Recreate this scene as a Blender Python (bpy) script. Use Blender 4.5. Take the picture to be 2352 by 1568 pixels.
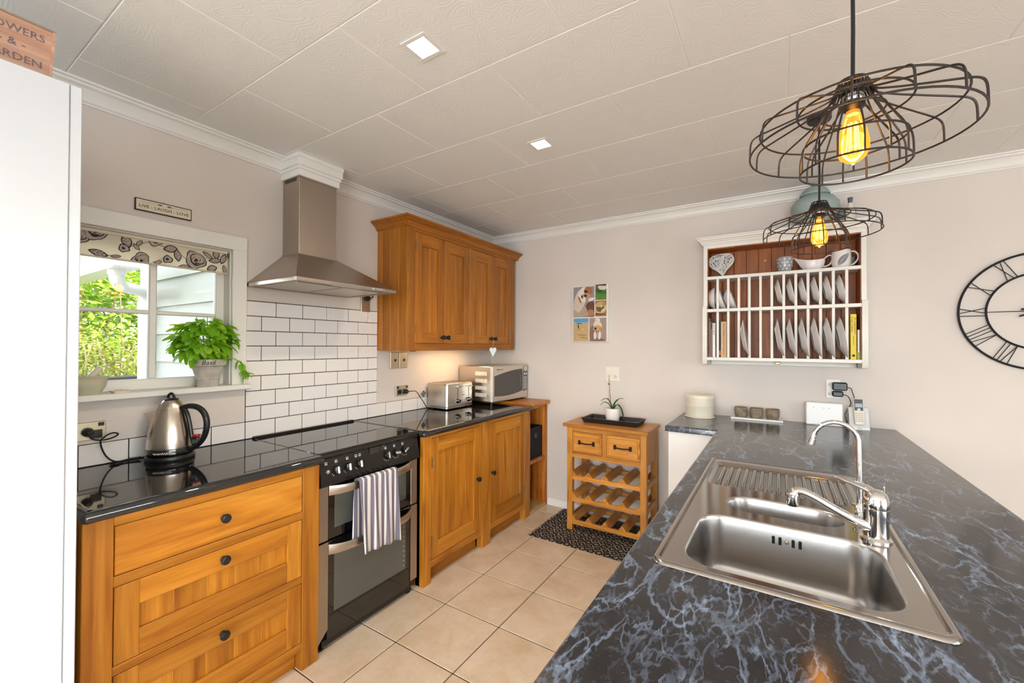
import bpy, bmesh, math, random
from mathutils import Vector, Matrix
R=random.Random(7)
PI=math.pi
scene=bpy.context.scene
for o in list(bpy.data.objects): bpy.data.objects.remove(o)
COL=scene.collection
# ---------------------------------------------------------------- camera
cam=bpy.data.cameras.new('camera'); cam.sensor_width=36; cam.sensor_fit='HORIZONTAL'
cam.lens=962/2352*36; cam.clip_start=.02; cam.clip_end=200
CAM=bpy.data.objects.new('camera',cam); COL.objects.link(CAM)
CAM.matrix_world=Matrix.Translation((0,0,1.383))@Matrix.Rotation(.566,4,'Z')@Matrix.Rotation(PI/2+.0094,4,'X')@Matrix.Rotation(.004,4,'Z')
scene.camera=CAM
# ---------------------------------------------------------------- view, world, daylight
vs=scene.view_settings; vs.view_transform='Standard'; vs.look='None'; vs.gamma=1; vs.exposure=0.42; vs.use_curve_mapping=False
cy=scene.cycles; cy.max_bounces=6; cy.diffuse_bounces=3; cy.glossy_bounces=3; cy.transmission_bounces=3; cy.transparent_max_bounces=8; cy.caustics_reflective=False; cy.caustics_refractive=False; cy.use_adaptive_sampling=True; cy.adaptive_threshold=.12; cy.adaptive_min_samples=16
w=bpy.data.worlds.new('world'); scene.world=w; w.use_nodes=True
nt=w.node_tree; nt.nodes.clear()
sky=nt.nodes.new('ShaderNodeTexSky'); sky.sky_type='NISHITA'; sky.sun_disc=False; sky.sun_elevation=math.radians(52); sky.sun_rotation=math.radians(58); sky.dust_density=2.5; sky.ozone_density=.8
bg=nt.nodes.new('ShaderNodeBackground'); bg.inputs[1].default_value=1.3
wo=nt.nodes.new('ShaderNodeOutputWorld'); hs_=nt.nodes.new('ShaderNodeHueSaturation'); hs_.inputs['Saturation'].default_value=.35; nt.links.new(sky.outputs[0],hs_.inputs['Color']); nt.links.new(hs_.outputs[0],bg.inputs[0]); nt.links.new(bg.outputs[0],wo.inputs[0])
def light(name,kind,loc,energy,color,target=None,size=None,sizey=None,spot=None,blend=.5,radius=None):
    l=bpy.data.lights.new(name,kind); l.energy=energy; l.color=color
    if kind=='AREA':
        l.shape='RECTANGLE'; l.size=size; l.size_y=sizey or size
    if kind=='SPOT': l.spot_size=spot; l.spot_blend=blend
    if radius is not None: l.shadow_soft_size=radius
    o=bpy.data.objects.new(name,l); COL.objects.link(o); o.location=loc
    if target is not None: o.rotation_euler=(Vector(target)-Vector(loc)).to_track_quat('-Z','Y').to_euler()
    return o
sun=light('sun','SUN',(3,-6,12),7.5,(1,.95,.86),target=(3-.55*10,-6-.35*10,12-.76*10)); sun.data.angle=.02
# daylight through the big windows of the dining side (right wall and the wall behind the camera)
light('daylight_right','AREA',(3.16,-.3,1.25),22,(.88,.95,1.0),target=(0,-.3,1.2),size=3.0,sizey=1.9)
light('daylight_near','AREA',(.4,-3.06,1.25),122,(.88,.95,1.0),target=(.4,0,1.25),size=3.4,sizey=1.9)
# ---------------------------------------------------------------- helpers
ORG={}
def _t(o,label,cat,group,kind):
    if label: o['label']=label
    if cat: o['category']=cat
    if group: o['group']=group
    if kind: o['kind']=kind
def thing(name,label,cat,loc=(0,0,0),rotz=0,group=None,kind=None):
    o=bpy.data.objects.new(name,None); COL.objects.link(o); o.empty_display_size=.05
    o.location=loc; o.rotation_euler=(0,0,rotz); ORG[o.name]=Vector(loc) if not rotz else Vector((0,0,0)); _t(o,label,cat,group,kind)
    return o
class M:
    def __init__(s): s.v=[]; s.f=[]
    def add(s,vs,fs):
        o=len(s.v); s.v+=[tuple(p) for p in vs]; s.f+=[tuple(i+o for i in f) for f in fs]; return s
    def box(s,x0,y0,z0,x1,y1,z1,b=0):
        lo=(min(x0,x1),min(y0,y1),min(z0,z1)); hi=(max(x0,x1),max(y0,y1),max(z0,z1))
        b=min(b,.49*min(hi[i]-lo[i] for i in range(3)))
        if b<=0:
            vs=[(a,c,d) for a in (lo[0],hi[0]) for c in (lo[1],hi[1]) for d in (lo[2],hi[2])]
            return s.add(vs,[(0,1,3,2),(4,6,7,5),(0,4,5,1),(2,3,7,6),(0,2,6,4),(1,5,7,3)])
        vs=[];ix={}
        for sx in (0,1):
            for sy in (0,1):
                for sz in (0,1):
                    c=[(hi if q else lo)[i] for i,q in enumerate((sx,sy,sz))]
                    for a in range(3):
                        p=list(c)
                        for k,q in enumerate((sx,sy,sz)):
                            if k!=a: p[k]+= -b if q else b
                        ix[(sx,sy,sz,a)]=len(vs); vs.append(tuple(p))
        fs=[]
        for a in range(3):
            for q in (0,1):
                def k(u,v):
                    t=[0,0,0]; t[a]=q; t[(a+1)%3]=u; t[(a+2)%3]=v; return ix[(t[0],t[1],t[2],a)]
                fs.append((k(0,0),k(1,0),k(1,1),k(0,1)))
        for a in range(3):
            b1,b2=(a+1)%3,(a+2)%3
            for u in (0,1):
                for v in (0,1):
                    def k(q,ax):
                        t=[0,0,0]; t[a]=q; t[b1]=u; t[b2]=v; return ix[(t[0],t[1],t[2],ax)]
                    fs.append((k(0,b1),k(1,b1),k(1,b2),k(0,b2)))
        for sx in (0,1):
            for sy in (0,1):
                for sz in (0,1): fs.append(tuple(ix[(sx,sy,sz,a)] for a in range(3)))
        return s.add(vs,fs)
    def prism(s,poly,axis,a,b):
        def m(u,v,w): return {'x':(w,u,v),'y':(u,w,v),'z':(u,v,w)}[axis]
        n=len(poly); vs=[m(u,v,a) for u,v in poly]+[m(u,v,b) for u,v in poly]
        fs=[tuple(range(n)),tuple(range(2*n-1,n-1,-1))]+[(i,(i+1)%n,n+(i+1)%n,n+i) for i in range(n)]
        return s.add(vs,fs)
    def lathe(s,prof,n=24,c=(0,0,0),axis='z',a0=0,a1=2*PI,sx=1,sy=1):
        full=abs(a1-a0-2*PI)<1e-6; m=n if full else n+1
        vs=[];rows=[]
        for r,z in prof:
            if r<=1e-7: rows.append([len(vs)]*m); vs.append((0,0,z))
            else:
                rows.append(list(range(len(vs),len(vs)+m)))
                for i in range(m):
                    a=a0+(a1-a0)*i/n; vs.append((r*math.cos(a)*sx,r*math.sin(a)*sy,z))
        fs=[]
        for A,B in zip(rows,rows[1:]):
            for i in range(n):
                j=(i+1)%m; f=[A[i],A[j],B[j],B[i]]; g=[]
                for q in f:
                    if q not in g: g.append(q)
                if len(g)>2: fs.append(tuple(g))
        if axis=='x': vs=[(z,x,y) for x,y,z in vs]
        elif axis=='y': vs=[(x,z,y) for x,y,z in vs]
        elif axis=='-x': vs=[(-z,x,y) for x,y,z in vs]
        elif axis=='-y': vs=[(x,-z,y) for x,y,z in vs]
        return s.add([(p[0]+c[0],p[1]+c[1],p[2]+c[2]) for p in vs],fs)
    def tube(s,pts,r,n=8,closed=False,cap=True):
        P=[Vector(p) for p in pts]; N=len(P)
        rr=r if isinstance(r,(list,tuple)) else [r]*N
        T=[]
        for i in range(N):
            if closed: t=P[(i+1)%N]-P[i-1]
            else: t=P[min(i+1,N-1)]-P[max(i-1,0)]
            T.append(t.normalized())
        u=T[0].orthogonal().normalized(); vs=[];fs=[]
        for i in range(N):
            u=(u-T[i]*u.dot(T[i])).normalized(); w_=T[i].cross(u)
            for k in range(n):
                a=2*PI*k/n; p=P[i]+(u*math.cos(a)+w_*math.sin(a))*rr[i]; vs.append(tuple(p))
        for i in range(N if closed else N-1):
            j=(i+1)%N
            for k in range(n): fs.append((i*n+k,i*n+(k+1)%n,j*n+(k+1)%n,j*n+k))
        if cap and not closed: fs+=[tuple(range(n-1,-1,-1)),tuple((N-1)*n+k for k in range(n))]
        return s.add(vs,fs)
    def surf(s,fn,nu,nv,cu=False):
        vs=[tuple(fn(i/(nu if cu else nu-1),j/(nv-1))) for j in range(nv) for i in range(nu)]
        fs=[]
        for j in range(nv-1):
            for i in range(nu if cu else nu-1):
                k=(i+1)%nu; fs.append((j*nu+i,j*nu+k,(j+1)*nu+k,(j+1)*nu+i))
        return s.add(vs,fs)
    def loft(s,loops,cap0=False,cap1=False):
        n=len(loops[0]); vs=[p for l in loops for p in l]; fs=[]
        for j in range(len(loops)-1):
            for i in range(n): fs.append((j*n+i,j*n+(i+1)%n,(j+1)*n+(i+1)%n,(j+1)*n+i))
        if cap0: fs.append(tuple(range(n-1,-1,-1)))
        if cap1: fs.append(tuple((len(loops)-1)*n+i for i in range(n)))
        return s.add(vs,fs)
    def sweep(s,prof,path):
        """closed profile of (out,z) swept along a horizontal open path of (x,y), mitred; out is to the right of the walk"""
        P=[Vector(p) for p in path]; loops=[]
        for i,p in enumerate(P):
            ns=[]
            if i>0: d=(p-P[i-1]).normalized(); ns.append(Vector((d.y,-d.x)))
            if i<len(P)-1: d=(P[i+1]-p).normalized(); ns.append(Vector((d.y,-d.x)))
            nrm=sum(ns,Vector((0,0))); nrm.normalize(); k=1/nrm.dot(ns[0])
            loops.append([(p.x+nrm.x*o*k,p.y+nrm.y*o*k,z) for o,z in prof])
        return s.loft(loops,True,True)
    def text(s,body,size,mtx,ext=.0006,align='CENTER',shear=0,space=1):
        c=bpy.data.curves.new('txt','FONT'); c.body=body; c.size=size; c.extrude=ext; c.align_x=align; c.align_y='CENTER'; c.shear=shear; c.space_character=space; c.resolution_u=2
        o=bpy.data.objects.new('txt',c); me=bpy.data.meshes.new_from_object(o)
        s.add([mtx@v.co for v in me.vertices],[tuple(p.vertices) for p in me.polygons])
        bpy.data.objects.remove(o); bpy.data.curves.remove(c); bpy.data.meshes.remove(me); return s
    def xf(s,mtx): s.v=[tuple(mtx@Vector(p)) for p in s.v]; return s
    def mesh(s,name,mat,ang=35,smooth=True):
        me=bpy.data.meshes.new(name); me.from_pydata(s.v,[],s.f)
        bm=bmesh.new(); bm.from_mesh(me); bmesh.ops.recalc_face_normals(bm,faces=bm.faces); bm.to_mesh(me); bm.free()
        if mat: me.materials.append(MT[mat] if isinstance(mat,str) else mat)
        if smooth:
            me.polygons.foreach_set('use_smooth',[True]*len(me.polygons)); me.set_sharp_from_angle(angle=math.radians(ang))
        return me
    def obj(s,name,mat,parent=None,label=None,cat=None,group=None,kind=None,W=True,ang=35,smooth=True):
        """vertices in world coordinates (W) or in the thing's own coordinates"""
        if parent is None and W:
            xs=[p[0] for p in s.v]; ys=[p[1] for p in s.v]; org=Vector(((min(xs)+max(xs))/2,(min(ys)+max(ys))/2,min(p[2] for p in s.v)))
        elif parent is not None and W: org=ORG[parent.name]
        else: org=Vector((0,0,0))
        if org.length>0: s.v=[(p[0]-org.x,p[1]-org.y,p[2]-org.z) for p in s.v]
        o=bpy.data.objects.new(name,s.mesh(name,mat,ang,smooth)); COL.objects.link(o)
        if parent is not None: o.parent=parent; ORG[o.name]=org
        else: o.location=org; ORG[o.name]=org
        _t(o,label,cat,group,kind); return o
def place(name,me,parent,loc,rot=None,W=True,label=None,scale=None):
    """a piece that shares its mesh with its likes"""
    o=bpy.data.objects.new(name,me); COL.objects.link(o)
    org=ORG[parent.name] if (W and parent is not None) else Vector((0,0,0))
    o.parent=parent; o.location=Vector(loc)-org
    if rot is not None: o.rotation_euler=rot
    if scale is not None: o.scale=scale
    ORG[o.name]=Vector(loc)
    if label: o['label']=label
    return o
def rrect(x0,y0,x1,y1,r,z,n=6):
    out=[]
    for cx,cy,a in ((x1-r,y1-r,0),(x0+r,y1-r,PI/2),(x0+r,y0+r,PI),(x1-r,y0+r,1.5*PI)):
        for i in range(n+1):
            t=a+PI/2*i/n; out.append((cx+r*math.cos(t),cy+r*math.sin(t),z))
    return out
def arc(cx,cy,r,a0,a1,n): return [(cx+r*math.cos(a0+(a1-a0)*i/n),cy+r*math.sin(a0+(a1-a0)*i/n)) for i in range(n+1)]
def bez(p0,p1,p2,p3,n=12):
    p0,p1,p2,p3=map(Vector,(p0,p1,p2,p3)); return [tuple(p0*(1-t)**3+p1*3*t*(1-t)**2+p2*3*t*t*(1-t)+p3*t**3) for t in [i/n for i in range(n+1)]]
def spline(pts,n=6):
    P=[Vector(p) for p in pts]; out=[]
    for i in range(len(P)-1):
        a=P[max(i-1,0)];b=P[i];c=P[i+1];d=P[min(i+2,len(P)-1)]
        for k in range(n):
            t=k/n; out.append(tuple(.5*((2*b)+(c-a)*t+(2*a-5*b+4*c-d)*t*t+(3*b-a-3*c+d)*t**3)))
    out.append(tuple(P[-1])); return out
# frame for things read on the left wall (looking -x: right is +y) and on the back wall (looking +y: right is +x)
def on_left(x,y,z): return Matrix(((0,0,1,x),(1,0,0,y),(0,1,0,z),(0,0,0,1)))
def on_back(x,y,z): return Matrix(((1,0,0,x),(0,0,-1,y),(0,1,0,z),(0,0,0,1)))
# ---------------------------------------------------------------- materials
MT={}
def lin(r,g,b): return tuple((c/255/12.92 if c/255<=.04045 else ((c/255+.055)/1.055)**2.4) for c in (r,g,b))+(1,)
def node(nt,t,**k):
    n=nt.nodes.new(t)
    for a,v in k.items():
        if a.startswith('i_'): n.inputs[a[2:].replace('_',' ')].default_value=v
        else: setattr(n,a,v)
    return n
def base(name,col=(.8,.8,.8,1),rough=.5,metal=0,**k):
    m=bpy.data.materials.new(name); m.use_nodes=True; b=m.node_tree.nodes['Principled BSDF']
    b.inputs['Base Color'].default_value=col; b.inputs['Roughness'].default_value=rough; b.inputs['Metallic'].default_value=metal
    for a,v in k.items(): b.inputs[a.replace('_',' ')].default_value=v
    MT[name]=m; return m,m.node_tree,b
def bump(nt,b,src,strength,dist=.002):
    n=node(nt,'ShaderNodeBump'); n.inputs['Strength'].default_value=strength; n.inputs['Distance'].default_value=dist
    nt.links.new(src,n.inputs['Height']); nt.links.new(n.outputs[0],b.inputs['Normal'])
def ramp(nt,src,stops):
    r=node(nt,'ShaderNodeValToRGB'); e=r.color_ramp.elements
    while len(e)<len(stops): e.new(.5)
    for q,(p,c) in zip(e,stops): q.position=p; q.color=c if len(c)==4 else tuple(c)+(1,)
    nt.links.new(src,r.inputs[0]); return r.outputs[0]
def mixc(nt,fac,a,b,mode='MIX'):
    n=node(nt,'ShaderNodeMix',data_type='RGBA',blend_type=mode)
    for s_,v in ((0,fac),(6,a),(7,b)):
        if hasattr(v,'is_linked'): nt.links.new(v,n.inputs[s_])
        else: n.inputs[s_].default_value=v
    return n.outputs[2]
def coords(nt,scale,rnd=True,kind='Object'):
    t=node(nt,'ShaderNodeTexCoord'); mp=node(nt,'ShaderNodeMapping'); mp.inputs['Scale'].default_value=scale
    nt.links.new(t.outputs[kind],mp.inputs[0])
    if rnd:
        oi=node(nt,'ShaderNodeObjectInfo'); mm=node(nt,'ShaderNodeMath',operation='MULTIPLY'); mm.inputs[1].default_value=37; nt.links.new(oi.outputs['Random'],mm.inputs[0])
        cb=node(nt,'ShaderNodeCombineXYZ')
        for k in range(3): nt.links.new(mm.outputs[0],cb.inputs[k])
        nt.links.new(cb.outputs[0],mp.inputs['Location'])
    return mp.outputs[0]
def noise(nt,vec,scale,detail=3,rough=.5,dist=0):
    n=node(nt,'ShaderNodeTexNoise'); n.inputs['Scale'].default_value=scale; n.inputs['Detail'].default_value=detail; n.inputs['Roughness'].default_value=rough; n.inputs['Distortion'].default_value=dist
    nt.links.new(vec,n.inputs['Vector']); return n.outputs['Fac']
def wood(name,dark,mid,light_,axis,rough=.38,knots=0,var=.25,gs=1.0):
    m,nt,b=base(name,mid,rough); b.inputs['Specular IOR Level'].default_value=.4
    i='xyz'.index(axis); s1=[9*gs]*3; s1[i]=.9*gs; s2=[70*gs]*3; s2[i]=3*gs
    v1=coords(nt,s1); v2=coords(nt,s2)
    n1=noise(nt,v1,1.6,3,.55,1.4); n2=noise(nt,v2,1.3,3,.6,.3)
    wv=node(nt,'ShaderNodeTexWave',wave_type='RINGS',rings_direction='XYZ'[i]); wv.inputs['Scale'].default_value=.55; wv.inputs['Distortion'].default_value=5; wv.inputs['Detail'].default_value=2; wv.inputs['Detail Scale'].default_value=.8
    nt.links.new(v1,wv.inputs['Vector'])
    c=ramp(nt,n1,[(.28,dark),(.5,mid),(.75,light_)])
    fine=ramp(nt,n2,[(.35,(.62,.55,.45,1)),(.6,(1,1,1,1))])
    c=mixc(nt,.4,c,fine,'MULTIPLY')
    wr=ramp(nt,wv.outputs['Fac'],[(0,(.72,.62,.5,1)),(.45,(1,1,1,1))]); c=mixc(nt,.22,c,wr,'MULTIPLY')
    oi=node(nt,'ShaderNodeObjectInfo'); rr=ramp(nt,oi.outputs['Random'],[(0,(1-var,1-var*1.15,1-var*1.4,1)),(1,(1+var*.3,1+var*.3,1+var*.3,1))]); c=mixc(nt,1,c,rr,'MULTIPLY')
    if knots:
        vk=coords(nt,[7 if k!=i else 3.2 for k in range(3)]); vo=node(nt,'ShaderNodeTexVoronoi'); vo.inputs['Scale'].default_value=1; nt.links.new(vk,vo.inputs['Vector'])
        kr=ramp(nt,vo.outputs['Distance'],[(.1,(.16,.04,.01,1)),(.17,(.55,.3,.16,1)),(.26,(1,1,1,1))]); c=mixc(nt,knots,c,kr,'MULTIPLY')
    nt.links.new(c,b.inputs['Base Color']); bump(nt,b,n2,.06)
    return m
OD,OM,OL=lin(166,98,24),lin(196,126,36),lin(211,146,54)
for a in 'xyz': wood('oak_'+a,OD,OM,OL,a)
for a in 'yz': wood('cabinet_oak_'+a,lin(166,98,22),lin(184,114,30),lin(200,134,44),a,.34)  # same oak as above; the wall cabinet's weaker light is in the tone
for a in 'xyz': wood('pine_'+a,lin(150,78,24),lin(198,118,42),lin(218,150,72),a,.34,.9)
for a in 'xyz': wood('rack_wood_'+a,lin(188,118,44),lin(216,150,66),lin(230,172,94),a,.36,.3)
wood('raw_pine_y',lin(196,156,104),lin(212,176,124),lin(224,194,146),'y',.6,.3)
wood('brown_board_z',lin(126,62,16),lin(166,90,28),lin(188,114,44),'z',.42,0,.25)
wood('crate_wood_y',lin(186,140,118),lin(206,164,142),lin(220,182,160),'y',.55,0,.1)
# painted surfaces
def paint(name,c,rough=.6,bs=0,scale=60,nv=.03):
    m,nt,b=base(name,c,rough); v=coords(nt,(1,1,1),False); n=noise(nt,v,scale,3)
    n2=noise(nt,v,2.2,2); lo=tuple(x*(1-nv) for x in c[:3])+(1,); hi=tuple(min(1,x*(1+nv)) for x in c[:3])+(1,)
    nt.links.new(ramp(nt,n2,[(.3,lo),(.7,hi)]),b.inputs['Base Color'])
    if bs: bump(nt,b,n,bs)
    return m
paint('wall_paint',lin(223,212,203),.62)
paint('trim_white',lin(236,232,226),.42,.02)
paint('white_gloss',lin(214,217,222),.18)
paint('cabinet_white',lin(240,239,236),.3)
paint('rack_white',lin(236,231,222),.4,.03)
paint('weatherboard_paint',lin(176,179,174),.55,.1,25)
paint('downpipe_white',lin(246,247,248),.35)
m,nt,b=base('ceiling_paint',lin(240,238,234),.7)
v=coords(nt,(1,1,1)); 
wv=node(nt,'ShaderNodeTexNoise'); wv.inputs['Scale'].default_value=7; wv.inputs['Detail'].default_value=1.5; nt.links.new(v,wv.inputs['Vector'])
mm=node(nt,'ShaderNodeMath',operation='MULTIPLY'); mm.inputs[1].default_value=150; nt.links.new(wv.outputs['Fac'],mm.inputs[0])
sn=node(nt,'ShaderNodeMath',operation='SINE'); nt.links.new(mm.outputs[0],sn.inputs[0])
nz=noise(nt,v,60,2); ad=node(nt,'ShaderNodeMath',operation='MULTIPLY'); nt.links.new(sn.outputs[0],ad.inputs[0]); nt.links.new(nz,ad.inputs[1]); bump(nt,b,ad.outputs[0],.16,.0012)
base('ceiling_gap',lin(244,240,234),.8)
# tiles, stone
m,nt,b=base('wall_tile_glaze',lin(240,234,230),.09); v=coords(nt,(1,1,1)); n=noise(nt,v,14,2); bump(nt,b,n,.03)
base('wall_grout',lin(44,40,44),.9)
m,nt,b=base('floor_tile_stone',lin(214,192,166),.32); v=coords(nt,(1,1,1)); n=noise(nt,v,5,5,.6,.6); n2=noise(nt,v,42,4,.65)
c=ramp(nt,n,[(.28,lin(204,177,146)),(.5,lin(217,195,169)),(.72,lin(225,207,184))]); c=mixc(nt,.3,c,ramp(nt,n2,[(.35,(.84,.8,.74,1)),(.6,(1,1,1,1))]),'MULTIPLY'); nt.links.new(c,b.inputs['Base Color']); bump(nt,b,n2,.05)
base('floor_grout',lin(92,80,68),.9)
m,nt,b=base('black_stone',(.010,.010,.011,1),.045); v=coords(nt,(1,1,1),False); n=noise(nt,v,180,2); nt.links.new(ramp(nt,n,[(.4,(.006,.006,.007,1)),(.75,(.026,.026,.028,1))]),b.inputs['Base Color']); b.inputs['IOR'].default_value=1.75
# veined laminate
m,nt,b=base('veined_laminate',(.05,.05,.06,1),.14,0,IOR=1.55)
v=coords(nt,(1,1,1),False)
def veins(sc,seed,wd,w0,det=4,rg=.55,st=1.6,rot=.7):
    mp=node(nt,'ShaderNodeMapping'); mp.inputs['Location'].default_value=(seed,seed*1.7,seed*.3); mp.inputs['Rotation'].default_value=(0,0,rot); mp.inputs['Scale'].default_value=(st,1/st,1); nt.links.new(v,mp.inputs[0])
    f=noise(nt,mp.outputs[0],sc,det,rg,.35)
    sb=node(nt,'ShaderNodeMath',operation='SUBTRACT'); sb.inputs[1].default_value=.5; nt.links.new(f,sb.inputs[0]); ab=node(nt,'ShaderNodeMath',operation='ABSOLUTE'); nt.links.new(sb.outputs[0],ab.inputs[0])
    ln=ramp(nt,ab.outputs[0],[(0,(1,1,1,1)),(wd*.5,(.7,.7,.7,1)),(wd,(0,0,0,1))])
    mk=ramp(nt,noise(nt,mp.outputs[0],sc*.8,3),[(w0,(0,0,0,1)),(w0+.16,(1,1,1,1))])
    return mixc(nt,1,ln,mk,'MULTIPLY')
def cracks(sc,seed,wd,w0,st,rot,d1,d2):
    mp=node(nt,'ShaderNodeMapping'); mp.inputs['Location'].default_value=(seed,seed*1.7,seed*.3); mp.inputs['Rotation'].default_value=(0,0,rot); mp.inputs['Scale'].default_value=(st,1/st,1); nt.links.new(v,mp.inputs[0])
    cur=mp.outputs[0]
    for scl,dd,dt in ((sc*.55,d1,2),(sc*2.6,d2,4)):
        nn=node(nt,'ShaderNodeTexNoise'); nn.inputs['Scale'].default_value=scl; nn.inputs['Detail'].default_value=dt; nn.inputs['Roughness'].default_value=.6; nt.links.new(mp.outputs[0],nn.inputs['Vector'])
        ml=node(nt,'ShaderNodeVectorMath',operation='SCALE'); ml.inputs['Scale'].default_value=dd; nt.links.new(nn.outputs['Color'],ml.inputs[0]); ad=node(nt,'ShaderNodeVectorMath',operation='ADD'); nt.links.new(cur,ad.inputs[0]); nt.links.new(ml.outputs[0],ad.inputs[1]); cur=ad.outputs[0]
    vo=node(nt,'ShaderNodeTexVoronoi',feature='DISTANCE_TO_EDGE'); vo.inputs['Scale'].default_value=sc; nt.links.new(cur,vo.inputs['Vector'])
    ln=ramp(nt,vo.outputs['Distance'],[(0,(1,1,1,1)),(wd*.55,(.7,.7,.7,1)),(wd,(0,0,0,1))])
    mk=ramp(nt,noise(nt,mp.outputs[0],sc*.9,3,.6),[(w0,(0,0,0,1)),(w0+.15,(1,1,1,1))])
    return mixc(nt,1,ln,mk,'MULTIPLY')
v1=cracks(5.5,1.3,.030,.42,1.5,.6,.35,.10); v2=cracks(10,4.1,.040,.46,1.5,.75,.18,.06); v3=cracks(4.2,9.7,.024,.40,1.7,.35,.45,.12); v4=veins(16,2.9,.022,.46,3,.6,1.5,.7)
sp=ramp(nt,noise(nt,v,95,4,.75),[(.56,(.0,.0,.0,1)),(.8,(1,1,1,1))]); cl=ramp(nt,noise(nt,v,6,4,.65),[(.35,lin(30,29,32)),(.7,lin(52,50,54))])
spm=mixc(nt,1,sp,ramp(nt,noise(nt,v,4.5,3,.6),[(.40,(0,0,0,1)),(.66,(.6,.6,.6,1))]),'MULTIPLY')
c=mixc(nt,spm,cl,lin(112,118,132))
s_=mixc(nt,1,v1,v2,'ADD'); s_=mixc(nt,1,s_,v3,'ADD'); v5=cracks(16,15.3,.055,.50,1.4,.5,.1,.04); s_=mixc(nt,.5,s_,v4,'ADD'); s_=mixc(nt,.6,s_,v5,'ADD')
sm=node(nt,'ShaderNodeMath',operation='MULTIPLY'); sm.inputs[1].default_value=.48; sm.use_clamp=True; nt.links.new(s_,sm.inputs[0])
c=mixc(nt,sm.outputs[0],c,lin(146,164,192)); nt.links.new(c,b.inputs['Base Color'])
# metals
def steel(name,c,rough,stretch=None,aniso=0,bs=.05):
    m,nt,b=base(name,c,rough,1); b.inputs['Anisotropic'].default_value=aniso
    v=coords(nt,stretch or (30,30,30),False); n=noise(nt,v,6,3,.6)
    nt.links.new(ramp(nt,n,[(.3,(rough*.93,)*3+(1,)),(.7,(rough*1.08,)*3+(1,))]),b.inputs['Roughness']); 
    if bs: bump(nt,b,n,bs,.0004)
steel('brushed_steel',lin(196,188,178),.3,(1,1,60),0,.01)
steel('kettle_steel',lin(200,190,176),.24,(.5,.5,60),.3,.006)
steel('hood_steel',lin(178,166,154),.34,(1,60,60),0,.01)
steel('oven_steel',lin(178,166,154),.32,(60,1,60),0,.01)
steel('sink_steel',lin(176,171,166),.12,(8,8,8),0,0)
base('bowl_steel',lin(184,181,178),.27,1)
base('chrome',lin(226,226,226),.05,1)
base('dark_chrome',lin(120,122,130),.12,1)
base('gold_plate',lin(196,186,160),.3,.9)
base('nickel_plate',lin(190,176,152),.34,.9)
base('hinge_metal',lin(120,110,96),.4,1)
base('black_iron',lin(24,23,24),.42,.1)
base('wire_black',lin(58,51,48),.4,.5)
base('clock_black',lin(20,20,24),.45,.3)
base('black_plastic',lin(22,22,24),.32)
base('black_gloss',lin(12,12,13),.06,0,IOR=1.75)
base('black_enamel',lin(30,28,27),.2)
base('grey_plastic',lin(92,94,98),.35)
base('hob_glass',(.006,.006,.007,1),.03,0,IOR=2.0)
base('white_plastic',lin(238,236,234),.3)
base('cream_plastic',lin(238,232,218),.35)
base('beige_plastic',lin(212,206,192),.35)
base('red_plastic',lin(210,40,28),.35)
base('print_white',lin(236,234,230),.5)
base('print_black',lin(28,26,26),.6)
base('print_grey',lin(110,98,104),.7)
base('micro_window',lin(74,70,66),.1); base('beige_silver',lin(206,196,182),.32,.55)
base('screen_grey',lin(186,198,206),.15)
base('green_led',lin(120,230,150),.3,0,Emission_Color=lin(90,230,130),Emission_Strength=1.2)
base('white_ceramic',lin(238,232,228),.12)
base('grey_ceramic',lin(160,160,164),.15)
base('stone_ceramic',lin(150,142,132),.6)
base('cream_enamel',lin(232,224,204),.3)
base('cream_cloth',lin(226,214,190),.8)
base('jar_green',lin(156,172,168),.5)
base('jar_cream',lin(226,214,198),.5)
base('heart_green',lin(206,218,216),.5); base('wicker_shade',lin(172,184,186),.6)
base('twine',lin(190,150,100),.8)
base('soil',lin(50,38,28),.95)
base('leaf_print',lin(130,126,130),.5)
base('mortar_ware',lin(204,198,170),.35)
base('pestle_ware',lin(226,216,196),.45)
base('book_white',lin(236,232,228),.5); base('book_orange',lin(240,110,20),.45); base('book_tan',lin(206,168,118),.5); base('book_dark',lin(52,46,52),.45); base('book_grey',lin(150,144,138),.5); base('book_yellow',lin(236,204,16),.45); base('book_lime',lin(150,176,30),.45); base('book_purple',lin(112,92,116),.5); base('book_blue',lin(40,40,72),.45); base('page_paper',lin(232,226,212),.8)
for nm,c1,c2,sc in (('clay_pot',lin(176,168,156),lin(206,200,190),22),('stone_cup',lin(120,106,88),lin(158,142,118),30)):
    m,nt,b=base(nm,c1,.75); v=coords(nt,(1,1,1)); nt.links.new(ramp(nt,noise(nt,v,sc,4,.65),[(.35,c1),(.65,c2)]),b.inputs['Base Color'])
# leaves
def leaf(name,cols,trans=.35,island=False,rough=.4):
    m,nt,b=base(name,cols[0],rough)
    if island:
        g=node(nt,'ShaderNodeNewGeometry'); src=g.outputs['Random Per Island']
    else:
        oi=node(nt,'ShaderNodeObjectInfo'); src=oi.outputs['Random']
    c=ramp(nt,src,[(i/(len(cols)-1),c) for i,c in enumerate(cols)]); nt.links.new(c,b.inputs['Base Color'])
    tr=node(nt,'ShaderNodeBsdfTranslucent'); nt.links.new(mixc(nt,1,c,(1.25,1.25,.5,1),'MULTIPLY'),tr.inputs[0]); mx=node(nt,'ShaderNodeMixShader'); mx.inputs[0].default_value=trans
    nt.links.new(b.outputs[0],mx.inputs[1]); nt.links.new(tr.outputs[0],mx.inputs[2]); nt.links.new(mx.outputs[0],nt.nodes['Material Output'].inputs[0])
leaf('basil_leaf',[lin(128,188,40),lin(152,206,52),lin(186,224,72),lin(138,196,50)],.5)
leaf('shrub_leaf',[lin(100,138,36),lin(140,178,54),lin(176,196,72),lin(84,126,38),lin(190,200,108)],.35,True)
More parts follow.
